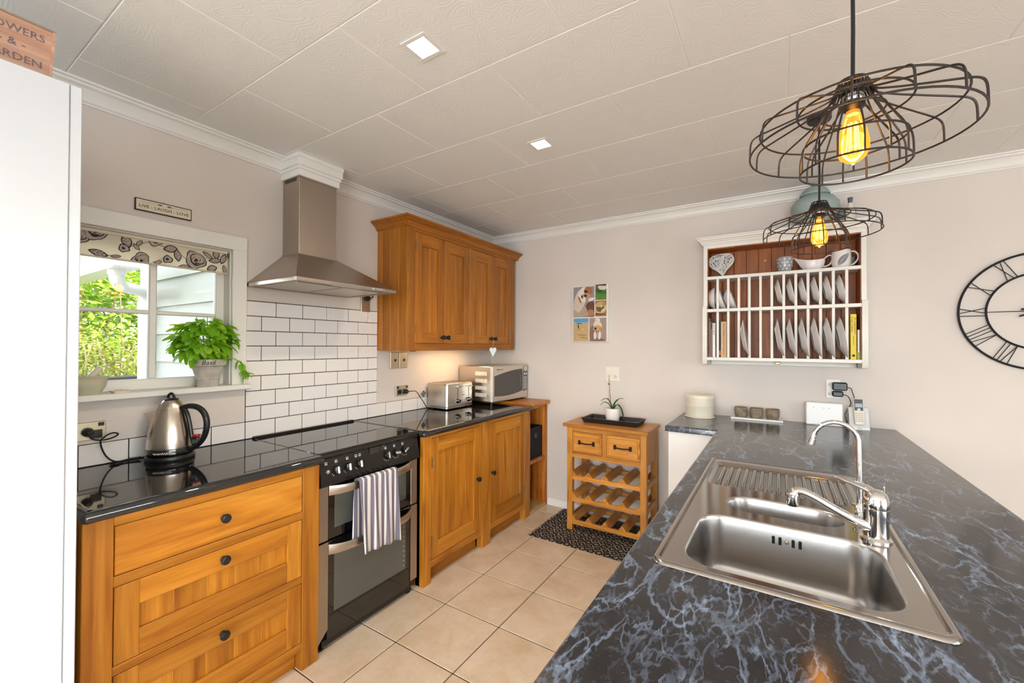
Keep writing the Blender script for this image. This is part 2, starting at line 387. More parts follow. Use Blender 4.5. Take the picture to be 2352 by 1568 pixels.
leaf('pale_leaf',[lin(190,196,90),lin(170,190,90),lin(214,206,130),lin(160,176,70)],.35,True)
leaf('orchid_leaf',[lin(54,96,34),lin(70,116,42)],.1)
base('basil_stem',lin(140,176,70),.5); base('bark',lin(150,128,104),.8); base('twig',lin(206,190,160),.8); base('orchid_stem',lin(86,66,60),.5)
base('orange_flower',lin(250,160,40),.5)
m,nt,b=base('grass_ground',lin(112,118,74),.9); v=coords(nt,(1,1,1),False); nt.links.new(ramp(nt,noise(nt,v,6,4),[(.3,lin(92,96,58)),(.7,lin(150,146,96))]),b.inputs['Base Color'])
base('edging_dark',lin(62,66,68),.7)
# glass
def glass(name,tint,gl=.12,rough=.0,fres=True):
    m=bpy.data.materials.new(name); m.use_nodes=True; nt=m.node_tree; nt.nodes.clear(); MT[name]=m
    tr=node(nt,'ShaderNodeBsdfTransparent'); tr.inputs[0].default_value=tint; g=node(nt,'ShaderNodeBsdfGlossy'); g.inputs['Roughness'].default_value=rough
    mx=node(nt,'ShaderNodeMixShader'); o=node(nt,'ShaderNodeOutputMaterial')
    if fres:
        f=node(nt,'ShaderNodeFresnel'); f.inputs[0].default_value=1.45; nt.links.new(f.outputs[0],mx.inputs[0])
    else: mx.inputs[0].default_value=gl
    nt.links.new(tr.outputs[0],mx.inputs[1]); nt.links.new(g.outputs[0],mx.inputs[2]); nt.links.new(mx.outputs[0],o.inputs[0])
glass('window_glass',(.97,.98,.97,1)); glass('bulb_glass',(1,.72,.28,1)); glass('oven_glass',(.10,.10,.09,1)); glass('micro_glass',(.35,.33,.31,1))
def emit(name,c,s):
    m,nt,b=base(name,(0,0,0,1),.5); b.inputs['Emission Color'].default_value=c; b.inputs['Emission Strength'].default_value=s
m=MT['bulb_glass']; nt=m.node_tree; o=[n for n in nt.nodes if n.type=='OUTPUT_MATERIAL'][0]; src=o.inputs[0].links[0].from_socket
em=node(nt,'ShaderNodeEmission'); em.inputs[0].default_value=(1,.36,.03,1); em.inputs[1].default_value=.4; ad=node(nt,'ShaderNodeAddShader'); nt.links.new(src,ad.inputs[0]); nt.links.new(em.outputs[0],ad.inputs[1]); nt.links.new(ad.outputs[0],o.inputs[0])
emit('lamp_diffuser',(1,.9,.74,1),14); emit('filament',(1,.50,.10,1),12); emit('led_strip',(1,.72,.36,1),6)
# cloth
m,nt,b=base('rug_weave',lin(30,28,28),.95)
v=coords(nt,(1,1,1),False); sx=node(nt,'ShaderNodeSeparateXYZ'); nt.links.new(v,sx.inputs[0])
def mth(op,a,bb=None):
    n=node(nt,'ShaderNodeMath',operation=op)
    for k,q in enumerate((a,bb)):
        if q is None: continue
        if hasattr(q,'is_linked'): nt.links.new(q,n.inputs[k])
        else: n.inputs[k].default_value=q
    return n.outputs[0]
px=mth('PINGPONG',mth('MULTIPLY',sx.outputs[0],1/.058),.5); py=mth('MULTIPLY',sx.outputs[1],1/.034)
dz=mth('FRACT',mth('ADD',mth('MULTIPLY',px,2.0),mth('PINGPONG',py,1.5))); fl=noise(nt,v,120,3,.7); fl2=noise(nt,v,22,2)
pat=mth('MULTIPLY',mth('LESS_THAN',dz,.31),mth('GREATER_THAN',mth('ADD',fl,mth('MULTIPLY',fl2,.4)),.66))
c=mixc(nt,pat,lin(26,24,25),lin(190,172,148)); nt.links.new(c,b.inputs['Base Color']); bump(nt,b,fl,.5,.003)
m,nt,b=base('towel_stripes',lin(150,146,156),.9)
v=coords(nt,(1,1,1),False); sx=node(nt,'ShaderNodeSeparateXYZ'); nt.links.new(v,sx.inputs[0])
fr=mth('FRACT',mth('MULTIPLY',sx.outputs[1],15.5)); a1=mth('MULTIPLY',mth('GREATER_THAN',fr,.12),mth('LESS_THAN',fr,.42)); a2=mth('MULTIPLY',mth('GREATER_THAN',fr,.56),mth('LESS_THAN',fr,.84)); st=mth('ADD',a1,a2)
nt.links.new(mixc(nt,st,lin(226,218,214),lin(120,114,128)),b.inputs['Base Color']); v2=coords(nt,(1,1,1),False); bump(nt,b,noise(nt,v2,500,2),.3,.001)
m,nt,b=base('blind_cloth',lin(234,224,204),.85); tr=node(nt,'ShaderNodeBsdfTranslucent'); tr.inputs[0].default_value=lin(240,226,196); mx=node(nt,'ShaderNodeMixShader'); mx.inputs[0].default_value=.3
nt.links.new(b.outputs[0],mx.inputs[1]); nt.links.new(tr.outputs[0],mx.inputs[2]); nt.links.new(mx.outputs[0],nt.nodes['Material Output'].inputs[0])
base('rose_black',lin(44,40,46),.85); base('rose_taupe',lin(178,164,150),.85)
m,nt,b=base('box_weave',lin(26,26,28),.9); v=coords(nt,(1,1,1),False); bump(nt,b,noise(nt,v,260,2),.6,.003)
base('tray_black',lin(30,28,30),.5)
m,nt,b=base('tray_floor',lin(120,108,96),.5); v=coords(nt,(8,60,8),False); nt.links.new(ramp(nt,noise(nt,v,2,3),[(.4,lin(70,64,60)),(.6,lin(196,180,158))]),b.inputs['Base Color'])
# ================================================================= the room
XL,XR,YN,YB,ZC=-2.3155,3.2,-3.1,3.2744,2.40
T=.12
wl=M()
wl.box(XL-T,YN-T,-.05,XL,YB+T,1.155).box(XL-T,YN-T,1.856,XL,YB+T,2.5).box(XL-T,YN-T,1.155,XL,.405,1.856).box(XL-T,1.016,1.155,XL,YB+T,1.856)
wall_left=wl.obj('wall_left','wall_paint',None,'warm off-white kitchen wall with the window and tiled backsplash','wall',kind='structure',smooth=False)
wall_back=M().box(XL-T,YB,-.05,XR+T,YB+T,2.5).obj('wall_back','wall_paint',None,'warm off-white end wall with plate rack and round clock','wall',kind='structure',smooth=False)
wr=M(); wr.box(XR,YN-T,-.05,XR+T,YB+T,.25).box(XR,YN-T,2.2,XR+T,YB+T,2.5).box(XR,YN-T,.25,XR+T,-1.85,2.2).box(XR,1.25,.25,XR+T,YB+T,2.2)
wr.obj('wall_right','wall_paint',None,'off-white dining side wall with a wide window, out of view','wall',kind='structure',smooth=False)
wn=M(); wn.box(XL-T,YN-T,-.05,XR+T,YN,.25).box(XL-T,YN-T,2.2,XR+T,YN,2.5).box(XL-T,YN-T,.25,-1.35,YN,2.2).box(2.15,YN-T,.25,XR+T,YN,2.2)
wn.obj('wall_near','wall_paint',None,'off-white wall behind the camera with a wide window, out of view','wall',kind='structure',smooth=False)
# floor: grout bed and tiles
floor=M().box(XL-T,YN-T,-.06,XR+T,YB+T,-.0035).obj('floor','floor_grout',None,'beige square stone-look floor tiles with dark grout','floor',kind='structure',smooth=False)
G=.3452; gx0,gy0=-1.5063,2.407; gap=.0028
_tm={}
far=M()
def slab_tile(key,lx,ly,h,b,mat,nm):
    if key not in _tm: _tm[key]=M().box(-lx/2,-ly/2,-h,lx/2,ly/2,0,b).mesh(nm,mat)
    return _tm[key]
for i in range(-3,15):
    for j in range(-17,4):
        x0,x1=max(gx0+i*G,XL)+gap,min(gx0+(i+1)*G,XR)-gap; y0,y1=max(gy0+j*G,YN)+gap,min(gy0+(j+1)*G,YB)-gap
        if x1-x0<.02 or y1-y0<.02: continue
        if x0<.75 and y1>-.5: place('floor_tile',slab_tile(('f',round(x1-x0,3),round(y1-y0,3)),x1-x0,y1-y0,.006,.0018,'floor_tile_stone','floor_tile'),floor,((x0+x1)/2,(y0+y1)/2,0))
        else: far.box(x0,y0,-.006,x1,y1,0,.0018)
far.obj('floor_tile_field','floor_tile_stone',floor,kind='stuff')
# ceiling: slab and staggered panels
ceil=M().box(XL-T,YN-T,ZC+.0016,XR+T,YB+T,2.55).obj('ceiling','ceiling_gap',None,'cream ceiling of staggered textured panels with thin joints','ceiling',kind='structure',smooth=False)
for k in range(-10,7):
    ya,yb=.823+.4055*k,.823+.4055*(k+1)
    for n in range(-3,9):
        xa=-1.187+.61*n-(.305 if k%2 else 0); xb=xa+.61
        x0,x1=max(xa,XL)+.0012,min(xb,XR)-.0012; y0,y1=max(ya,YN)+.0012,min(yb,YB)-.0012
        if x1-x0<.02 or y1-y0<.02: continue
        key=('c',round(x1-x0,3),round(y1-y0,3))
        if key not in _tm: _tm[key]=M().box(-(x1-x0)/2,-(y1-y0)/2,0,(x1-x0)/2,(y1-y0)/2,.006,.0022).mesh('ceiling_panel','ceiling_paint')
        place('ceiling_panel',_tm[key],ceil,((x0+x1)/2,(y0+y1)/2,ZC))
# cornices, skirting
CP=[(0,2.327),(.007,2.327),(.009,2.333),(.016,2.339),(.018,2.35),(.025,2.366),(.038,2.379),(.052,2.384),(.054,2.391),(.066,2.393),(.068,2.40),(0,2.40)]
M().sweep(CP,[(XL,YN),(XL,YB)]).obj('trim_1','trim_white',None,'white moulded cornice along the window wall','cornice',kind='structure',ang=25)
M().sweep(CP,[(XL,YB),(XR,YB)]).obj('trim_2','trim_white',None,'white moulded cornice along the back wall','cornice',kind='structure',ang=25)
BP=[(0,0),(.014,0),(.014,.036),(.010,.05),(.004,.056),(0,.056)]
M().sweep(BP,[(-1.70,YB),(-.57,YB)]).obj('baseboard_back','trim_white',None,'low white skirting board behind the wine rack','skirting board',kind='structure')
M().sweep(BP,[(.58,YB),(XR,YB)]).obj('baseboard_right','trim_white',None,'low white skirting board beyond the veined bench','skirting board',kind='structure')
# wall tiles
WP,HP,SY,ZT=.152,.0781,1.0838,1.609
gr=M().box(XL,SY,.984,XL+.0045,1.92,ZT+.002).box(XL,.362,.862,XL+.0045,YB,.984)
gr.obj('tile_grout','wall_grout',wall_left,smooth=False)
def wtile(y0,y1,z0,z1):
    if y1-y0<.012: return
    key=('w',round(y1-y0,3),round(z1-z0,3))
    if key not in _tm: _tm[key]=M().box(-.004,-(y1-y0)/2,-(z1-z0)/2,.004,(y1-y0)/2,(z1-z0)/2,.0012).mesh('wall_tile','wall_tile_glaze')
    place('wall_tile',_tm[key],wall_left,(XL+.004,(y0+y1)/2,(z0+z1)/2))
g2=.0019
for r in range(9):
    z1=ZT-HP*r; z0=z1-HP if r<8 else .896
    off=0 if r%2==0 else .5
    lo,hi=(SY,1.92) if r<8 else (.362,YB)
    for n in range(-6,16):
        y0=SY+(n+off)*WP; y1=y0+WP
        a,b_=max(y0,lo),min(y1,hi)
        if b_-a>.01: wtile(a+g2,b_-g2,z0+g2,z1-g2)
M().box(XL,.362,.986,XL+.006,1.0825,1.155,.001).obj('apron_panel','wall_paint',wall_left)
# ================================================================= kitchen window
win=thing('window_1','white painted four pane kitchen window behind the kettle','window',(XL,.71,1.155),kind='structure')
XS=-2.372
def wp_(nm,*a,mat='trim_white',b=.002): return M().box(*a,b).obj(nm,mat,win)
wp_('casing',XL-.001,.338,1.856,XL+.018,1.082,1.926); wp_('casing',XL-.001,1.016,1.18,XL+.018,1.082,1.856); wp_('casing',XL-.001,.338,1.18,XL+.018,.405,1.856)
wp_('jamb',XL-T,1.010,1.18,XL,1.016,1.856); wp_('jamb',XL-T,.405,1.18,XL,.411,1.856); wp_('head',XL-T,.405,1.85,XL,1.016,1.856)
wp_('sill',XL-T,.405,1.155,XL,1.016,1.18); M().box(XL-.001,.322,1.155,-2.268,1.098,1.180,.004).obj('sill_nosing','trim_white',win)
wp_('stile',XS-.034,.972,1.18,XS,1.010,1.85,b=.004); wp_('stile',XS-.034,.411,1.18,XS,.449,1.85,b=.004); wp_('bottom_rail',XS-.034,.449,1.18,XS,.972,1.228,b=.004); wp_('top_rail',XS-.034,.449,1.805,XS,.972,1.85,b=.004)
wp_('mullion',XS-.032,.708,1.228,XS-.002,.738,1.805,b=.005); wp_('glazing_bar',XS-.030,.449,1.516,XS-.004,.708,1.534,b=.004); wp_('glazing_bar',XS-.030,.738,1.516,XS-.004,.972,1.534,b=.004)
for y0,y1 in ((.449,.708),(.738,.972)):
    for z0,z1 in ((1.228,1.516),(1.534,1.805)): M().box(XS-.02,y0-.003,z0-.003,XS-.017,y1+.003,z1+.003).obj('pane','window_glass',win,smooth=False)
# dining side windows that let the daylight in
for nm,ax,(a0,a1),lab in (('window_2','x',(-1.85,1.25),'wide white framed window in the dining side wall, out of view'),('window_3','y',(-1.35,2.15),'wide white framed window behind the camera, out of view')):
    base_=(XR+.05,(a0+a1)/2,.25) if ax=='x' else ((a0+a1)/2,YN-.05,.25)
    wt=thing(nm,lab,'window',base_,kind='structure')
    def bar(nm2,u0,u1,z0,z1,mat='trim_white',t=.02):
        if ax=='x': M().box(XR+.06-t,u0,z0,XR+.06+t,u1,z1,.003 if t>.01 else 0).obj(nm2,mat,wt)
        else: M().box(u0,YN-.06-t,z0,u1,YN-.06+t,z1,.003 if t>.01 else 0).obj(nm2,mat,wt)
    bar('frame_rail',a0,a1,.25,.31); bar('frame_rail',a0,a1,2.14,2.2)
    for q in range(4):
        u=a0+(a1-a0)*q/3; u=min(max(u,a0+.03),a1-.03); bar('frame_stile',u-.03,u+.03,.31,2.14)
        if q<3: bar('pane',a0+(a1-a0)*q/3+.03,a0+(a1-a0)*(q+1)/3-.03,.31,2.14,'window_glass',.002)
# ================================================================= garden seen through the kitchen window
M().box(-14,-8,-.6,XL-T-.01,12,-.3).obj('garden_ground','grass_ground',None,'dry garden lawn outside the kitchen window','ground',kind='structure',smooth=False)
M().box(-14,-6,-.35,-4.35,12,1.0).obj('garden_bank','grass_ground',None,'raised garden bank behind dark edging outside the window','ground',kind='structure',smooth=False)
ed=thing('bed_edging','dark low timber edging of the raised garden bed outside','edging',(-4.3,1.2,-.3))
for k in range(3): M().box(-4.35,-2+2.2*k,.78,-4.30,-2+2.2*k+2.19,1.13,.006).obj('edging_board','edging_dark',ed)
for k in range(3): M().box(-4.3,-2+2.2*k+1,-.3,-4.22,-2+2.2*k+1.1,1.0,.006).obj('edging_post','edging_dark',ed)
hw=thing('house_wing','pale grey weatherboard wall of the house wing outside','building',(-3.1,1.2,-.3))
for k in range(16):
    z0=-.332+.178*k
    M().prism([(1.10,z0),(1.078,z0),(1.092,z0+.19),(1.10,z0+.19)],'x',-3.66,-2.452).obj('weatherboard','weatherboard_paint',hw,smooth=False)
M().box(-3.70,1.10,-.3,-2.45,3.2,2.6).obj('wing_wall','weatherboard_paint',hw,smooth=False)
M().box(-3.72,1.06,-.3,-3.66,1.12,2.6,.004).obj('corner_board','downpipe_white',hw)
M().box(-4.3,.74,1.80,-3.02,.87,1.98,.01).obj('eave_gutter','downpipe_white',hw); M().box(-4.3,.725,1.955,-3.0,.87,1.99,.008).obj('gutter_lip','downpipe_white',hw)
M().tube([(-3.17,.80,1.81),(-3.17,.80,1.765),(-3.175,.803,1.745),(-3.20,.82,1.725),(-3.25,.85,1.718),(-3.45,.99,1.722),(-3.50,1.02,1.715),(-3.525,1.03,1.69),(-3.53,1.032,1.66),(-3.53,1.032,-.3)],.034,14).obj('downpipe','downpipe_white',hw)
M().tube([(-3.17,.80,1.82),(-3.17,.80,1.775)],.040,14).obj('pipe_collar','downpipe_white',hw); M().tube([(-3.53,1.032,1.66),(-3.53,1.032,1.61)],.039,14).obj('pipe_collar','downpipe_white',hw)
def leaf_card(m,p,d,up,L,W_):
    d=d.normalized(); s_=d.cross(up).normalized(); nn=s_.cross(d)
    a=p; b1=p+d*L*.45+s_*W_*.5-nn*L*.04; b2=p+d*L*.45-s_*W_*.5-nn*L*.04; c=p+d*L*.5+nn*L*.05; e=p+d*L
    m.add([a,b1,c,b2,e],[(0,1,2),(0,2,3),(1,4,2),(2,4,3)])
def shrub(name,label,c,rad,nleaf,L,mat,nst,seed,ground=1.0,group='garden shrubs outside the window'):
    r=random.Random(seed); t=thing(name,label,'shrub',(c[0],c[1],ground),group=group); f=M()
    for _ in range(nleaf):
        u=Vector((r.gauss(0,1),r.gauss(0,1),r.gauss(0,1))).normalized()*(r.random()**.45)
        p=Vector((c[0]+u.x*rad[0],c[1]+u.y*rad[1],c[2]+u.z*rad[2]))
        d=Vector((u.x+r.uniform(-.7,.7),u.y+r.uniform(-.7,.7),u.z*.4+r.uniform(-.6,.25)))
        leaf_card(f,p,d,Vector((r.uniform(-.4,.4),r.uniform(-.4,.4),1)),L*r.uniform(.6,1.25),L*r.uniform(.38,.6))
    f.obj('foliage',mat,t,kind='stuff',smooth=False)
    for k in range(nst):
        a=r.uniform(0,2*PI); b_=Vector((c[0]+r.uniform(-.3,.3)*rad[0],c[1]+r.uniform(-.5,.5)*rad[1],ground)); e=Vector((c[0]+math.cos(a)*rad[0]*.6,c[1]+math.sin(a)*rad[1]*.7,c[2]+r.uniform(.0,.6)*rad[2]))
        mid=(b_+e)/2+Vector((r.uniform(-.05,.05),r.uniform(-.05,.05),.05))
        M().tube(spline([b_,mid,e],4),[.012*(1-.07*q) for q in range(9)] if 'leafy' in name else .005,5).obj('stem','bark' if 'leafy' in name else 'twig',t)
shrub('leafy_shrub','tall leafy green shrub nearest the white downpipe outside',(-5.2,1.75,1.8),(.6,.55,.85),2600,.085,'shrub_leaf',7,3)
shrub('leafy_shrub','tall leafy green shrub behind the mortar side of the window',(-5.1,1.0,1.9),(.6,.6,.9),2800,.085,'shrub_leaf',7,5)
shrub('leafy_shrub','dark filling shrub at the back of the garden bank',(-6.4,1.5,2.0),(.8,1.6,1.4),3600,.13,'shrub_leaf',5,9)
shrub('twiggy_shrub','low pale twiggy shrub along the dark edging, beside the downpipe',(-4.65,1.22,1.27),(.28,.3,.27),900,.045,'pale_leaf',14,11)
shrub('twiggy_shrub','low pale twiggy shrub along the dark edging, behind the mortar',(-4.65,.86,1.29),(.28,.26,.29),900,.045,'pale_leaf',14,13)
fl=thing('orange_blossom','small cluster of orange blossom high in the shrub outside','flower',(-4.5,1.16,1.0)); 
for k in range(9):
    q=M(); leaf_card(q,Vector((-4.5+R.uniform(-.03,.03),1.16+R.uniform(-.07,.05),1.80+R.uniform(-.03,.03))),Vector((R.uniform(-1,1),R.uniform(-1,0),R.uniform(-.3,.6))),Vector((0,0,1)),.05,.035); q.obj('petal','orange_flower',fl,smooth=False)
M().tube([(-4.5,1.16,1.0),(-4.53,1.18,1.4),(-4.5,1.16,1.79)],.004,5).obj('stem','bark',fl)
# ================================================================= window side things
bl=thing('roman_blind','cream roman blind with black and taupe roses in the kitchen window','blind',(-2.333,.71,1.735))
def blx(z): return -2.334+.006*math.sin((z-1.735)*30)
M().surf(lambda u,v:(blx(1.735+.108*v),.415+.588*u,1.735+.108*v),30,10).obj('fabric','blind_cloth',bl)
M().box(-2.350,.413,1.834,-2.326,1.008,1.850,.004).obj('headrail','cream_cloth',bl); M().tube([(-2.333,.415,1.7365),(-2.333,1.003,1.7365)],.004,8).obj('hem_bar','blind_cloth',bl)
M().box(-2.352,1.0015,1.815,-2.325,1.0085,1.84,.002).obj('bracket','hinge_metal',bl)
def blob(m,y,z,ry,rz,seed,k,n=18,wob=.16,dx=0):
    r=random.Random(seed); ph=[r.uniform(0,6.28) for _ in range(3)]; vs=[];
    for i in range(n):
        a=2*PI*i/n; q=1+wob*(.6*math.sin(3*a+ph[0])+.4*math.sin(5*a+ph[1])+.3*math.sin(2*a+ph[2])); yy=y+ry*q*math.cos(a); zz=min(max(z+rz*q*math.sin(a),1.7375),1.834); vs.append((blx(zz)+.0012+dx,min(max(yy,.417),1.0),zz))
    m.add(vs,[tuple(range(n))])
def pleaf(mo,mi,y,z,ang,L,Wd,dark=False):
    def pt(u,v): return (y+L*u*math.cos(ang)-Wd*v*math.sin(ang),z+L*u*math.sin(ang)+Wd*v*math.cos(ang))
    out=[(u-.5,.5*math.sin(PI*u)**.8) for u in [i/8 for i in range(9)]]+[(u-.5,-.5*math.sin(PI*u)**.8) for u in [i/8 for i in range(7,0,-1)]]
    for mm,k,dx in ((mo,1,.0),(mi,.78,.0006)):
        if mm is None: continue
        vs=[]
        for u,v in out:
            yy,zz=pt(u*k,v*k); zz=min(max(zz,1.7375),1.834); vs.append((blx(zz)+.0012+dx,min(yy,1.0),zz))
        mm.add(vs,[tuple(range(len(vs)))])
    for q in (-.22,0,.22):
        p0=pt(q-.08,0)
        for sg in (-1,1):
            p1=pt(q+.1,.33*sg); d=.0007*L/.04
            vs=[(blx(p0[1])+.0024,p0[0],p0[1]-d),(blx(p0[1])+.0024,p0[0],p0[1]+d),(blx(p1[1])+.0024,p1[0],p1[1]+d),(blx(p1[1])+.0024,p1[0],p1[1]-d)]
            mo.add(vs,[(0,1,2,3)])
pb,pt_,pc=M(),M(),M()
def rose(y,z,s,seed):
    blob(pb,y,z,.041*s,.043*s,seed,0); blob(pt_,y,z,.037*s,.039*s,seed,0,dx=.0006)
    for i,(q,a) in enumerate(((.72,.4),(.55,2.2),(.42,3.9),(.3,5.4))):
        blob(pb,y+.006*s*math.cos(a),z+.006*s*math.sin(a),.037*s*q,.039*s*q,seed+i,0,dx=.0012+.0012*i); blob(pt_,y+.006*s*math.cos(a)+.001,z+.006*s*math.sin(a)+.002,.032*s*q,.033*s*q,seed+i,0,dx=.0018+.0012*i)
    blob(pb,y,z,.007*s,.006*s,seed+9,0,dx=.007)
rose(.867,1.780,1,3); rose(.667,1.744,.8,5); rose(.522,1.836,.85,8); rose(.470,1.81,.8,11); rose(.715,1.85,.75,21)
for y,z,a,L,W_ in ((.618,1.818,1.9,.05,.03),(.531,1.752,-.25,.055,.022),(.770,1.815,.25,.048,.028),(.796,1.790,1.75,.05,.024),(.918,1.813,-.6,.045,.018),(.953,1.822,1.6,.038,.026),(.936,1.752,.35,.04,.028),(.984,1.806,1.2,.05,.022),(.948,1.792,.2,.05,.022),(.650,1.800,-.9,.03,.014),(.725,1.746,.5,.03,.014),(.585,1.748,.2,.03,.012),(.66,1.818,.9,.03,.015),(.825,1.744,.1,.04,.016),(.99,1.755,1.8,.04,.016)): pleaf(pb,pc,y,z,a,L*1.18,W_*1.22)
for st in ([(.80,1.80),(.815,1.79),(.835,1.775)],[(.61,1.79),(.632,1.80),(.655,1.812)],[(.545,1.752),(.565,1.748),(.585,1.752)],[(.735,1.762),(.72,1.75),(.705,1.744)],[(.66,1.815),(.69,1.83),(.74,1.822),(.775,1.815),(.80,1.815)],[(.905,1.80),(.925,1.79),(.955,1.792),(.97,1.80)]):
    for (ya,za),(yb,zb) in zip(st,st[1:]): pb.add([(blx(za)+.0013,ya,za-.0011),(blx(za)+.0013,ya,za+.0011),(blx(zb)+.0013,yb,zb+.0011),(blx(zb)+.0013,yb,zb-.0011)],[(0,1,2,3)])
for y,z in ((.609,1.786),(.760,1.766)): blob(pb,y,z,.018,.018,int(y*100),0); blob(pt_,y,z,.014,.014,int(y*100),0,dx=.0006); blob(pb,y-.002,z,.006,.006,4,0,dx=.0012)
pb.obj('rose_print_outline','rose_black',bl,kind='stuff',smooth=False); pt_.obj('rose_print_petals','rose_taupe',bl,kind='stuff',smooth=False); pc.obj('rose_print_leaves','rose_taupe',bl,kind='stuff',smooth=False)
# plaque
pq=thing('wall_plaque','small framed LIVE LAUGH LOVE plaque above the window','sign',(XL,.74,1.956))
M().box(XL,.637,1.956,XL+.010,.841,2.008,.001).obj('frame','black_plastic',pq); M().box(XL+.009,.641,1.960,XL+.0112,.837,2.004).obj('face','cream_cloth',pq)
t_=M(); t_.text('LIVE - LAUGH - LOVE',.0182,on_left(XL+.0114,.739,1.977),.0004,space=1.05); t_.obj('lettering','print_black',pq,smooth=False)
d=M()
for sg in (-1,1):
    d.add([(XL+.0118,.739+sg*.005,1.9955),(XL+.0118,.739+sg*.016,1.9985),(XL+.0118,.739+sg*.03,1.9955),(XL+.0118,.739+sg*.016,1.9925)],[(0,1,2,3)]); d.box(XL+.0115,.739+sg*.03,1.9952,XL+.0118,.739+sg*.085,1.9958)
d.obj('ornament','print_black',pq,smooth=False); M().lathe([(0,0),(.004,0),(.004,.003),(0,.003)],10,(XL+.004,.739,2.010),'x').obj('hanging_nail','gold_plate',pq)
# basil
bp=thing('basil_pot','grey clay pot of bushy green basil on the window sill','potted plant',(-2.316,.918,1.18))
pot=[(0,.0),(.044,.0),(.047,.036),(.0485,.038),(.0495,.040),(.048,.043),(.0645,.098),(.068,.100),(.0735,.102),(.0745,.128),(.073,.131),(.066,.131),(.065,.112),(0,.112)]
M().lathe(pot,36).obj('pot','clay_pot',bp,W=False); M().lathe([(0,.112),(.064,.114)],24).obj('soil','soil',bp,W=False)
tx=M().text('Basil',.03,Matrix.Identity(4),.0004,shear=.25); 
def wrap(m,r,z,a0):
    m.v=[((r+p[2])*math.cos(a0+p[0]/r),(r+p[2])*math.sin(a0+p[0]/r),z+p[1]) for p in m.v]; return m
wrap(tx,.0752,.116,math.atan2(-.918,2.316)+.02).obj('lettering','print_black',bp,W=False,smooth=False)
def basil_leaf(L,W_,curl,fold):
    m=M(); n=7; vs=[]
    for i in range(n):
        u=i/(n-1); wd=W_*.5*math.sin(PI*min(1,u*.88+.07))**.6*(1.1-.25*u); z=-curl*L*u*u
        for k,v in enumerate((-1,-.5,0,.5,1)): vs.append((L*u,wd*v,z+fold*wd*(abs(v)-.1)+( .06*wd if abs(v)==.5 else 0)))
    fs=[(i*5+k,i*5+k+1,(i+1)*5+k+1,(i+1)*5+k) for i in range(n-1) for k in range(4)]
    m.add(vs,fs); return m.mesh('leaf','basil_leaf',60)
BL=[basil_leaf(.054,.036,.35,.25),basil_leaf(.046,.034,.5,.1),basil_leaf(.038,.025,.15,.45),basil_leaf(.05,.030,.65,.3)]
rb=random.Random(21)
tips=[]
for k in range(17):
    a=2*PI*k/17+rb.uniform(-.2,.2); rr_=rb.uniform(.03,.10); ex,ey=.55*rr_*math.cos(a)+.015,1.35*rr_*math.sin(a)-.012
    hz=.345-1.05*rr_+rb.uniform(-.03,.03); base_=Vector((.03*math.cos(a),.03*math.sin(a),.112)); tip=Vector((ex,ey,hz)); mid=(base_+tip)/2+Vector((0,0,.02))
    pts=spline([base_,mid,tip],5); M().tube(pts,.0018,5).obj('stem','basil_stem',bp,W=False); tips.append(pts)
tr_=spline([(.02,.03,.112),(.035,.075,.135),(.045,.115,.12),(.045,.145,.075),(.045,.155,.055)],5); M().tube(tr_,.0018,5).obj('stem','basil_stem',bp,W=False); tips.append(tr_)
def put_leaf(p,a,pit,sc): place('leaf',BL[rb.randrange(4)],bp,p,rot=(rb.uniform(-.45,.45),pit,a),W=False,scale=(sc,sc,sc))
for k in range(330):
    u=Vector((rb.gauss(0,1),rb.gauss(0,1),rb.gauss(0,1))).normalized(); q=.45+.55*rb.random()**.5
    p=Vector((.012+u.x*q*.060,-.018+u.y*q*.115,.232+u.z*q*.096))
    if p.z<.138+.12*abs(p.y): continue
    a=math.atan2(u.y,u.x)+rb.uniform(-.9,.9)
    if p.x+.045*math.cos(a)<-.058: a=rb.uniform(-1.3,1.3)
    put_leaf(p,a,rb.uniform(-.35,.75)-.25*u.z,rb.uniform(.8,1.2))
for fr in (.35,.5,.62,.75,.87,.95,1.0):
    p=Vector(tr_[int((len(tr_)-1)*fr)]); a0=rb.uniform(0,PI)
    for q in range(2): put_leaf(p,a0+q*PI+rb.uniform(-.4,.4),rb.uniform(.1,.9),rb.uniform(.6,.95))
for k in range(7):
    put_leaf(Vector((.045,-.06+.017*k,.150+.01*(k%3))),rb.uniform(-.6,.6),rb.uniform(.7,1.2),rb.uniform(.6,.85))
# mortar and pestle, dish
M().lathe([(0,.0),(.042,.0),(.044,.006),(.058,.030),(.063,.052),(.0625,.062),(.066,.068),(.068,.073),(.065,.075),(.060,.070),(.057,.05),(.045,.022),(0,.014)],40,(-2.318,.497,1.18)).obj('mortar_bowl','mortar_ware',None,'pale stoneware mortar bowl on the window sill','bowl')
pd=Vector((.10,.42,.62)).normalized(); p0=Vector((-2.335,.49,1.212))
M().tube([p0,p0+pd*.012,p0+pd*.03,p0+pd*.075,p0+pd*.088,p0+pd*.095],[.012,.017,.014,.0115,.010,.004],14).obj('pestle','pestle_ware',None,'pale pestle leaning in the mortar bowl','pestle')
ds=thing('shell_dish','small cream dish of shells beside the mortar bowl','dish',(-2.31,.598,1.18))
lo=rrect(-.02,-.024,.02,.024,.006,.0); 
M().loft([rrect(-.020,-.022,.020,.022,.006,0),rrect(-.026,-.029,.026,.029,.007,.010),rrect(-.024,-.027,.024,.027,.007,.010),rrect(-.018,-.02,.018,.02,.005,.003)],True,True).obj('dish','cream_enamel',ds,W=False)
for k in range(5): M().lathe([(0,0),(.006,.001),(.007,.004),(.003,.008),(0,.009)],9,(R.uniform(-.010,.010),-.014+.007*k,.004+.002*(k%2)),sx=1.2).obj('shell','pestle_ware',ds,W=False)
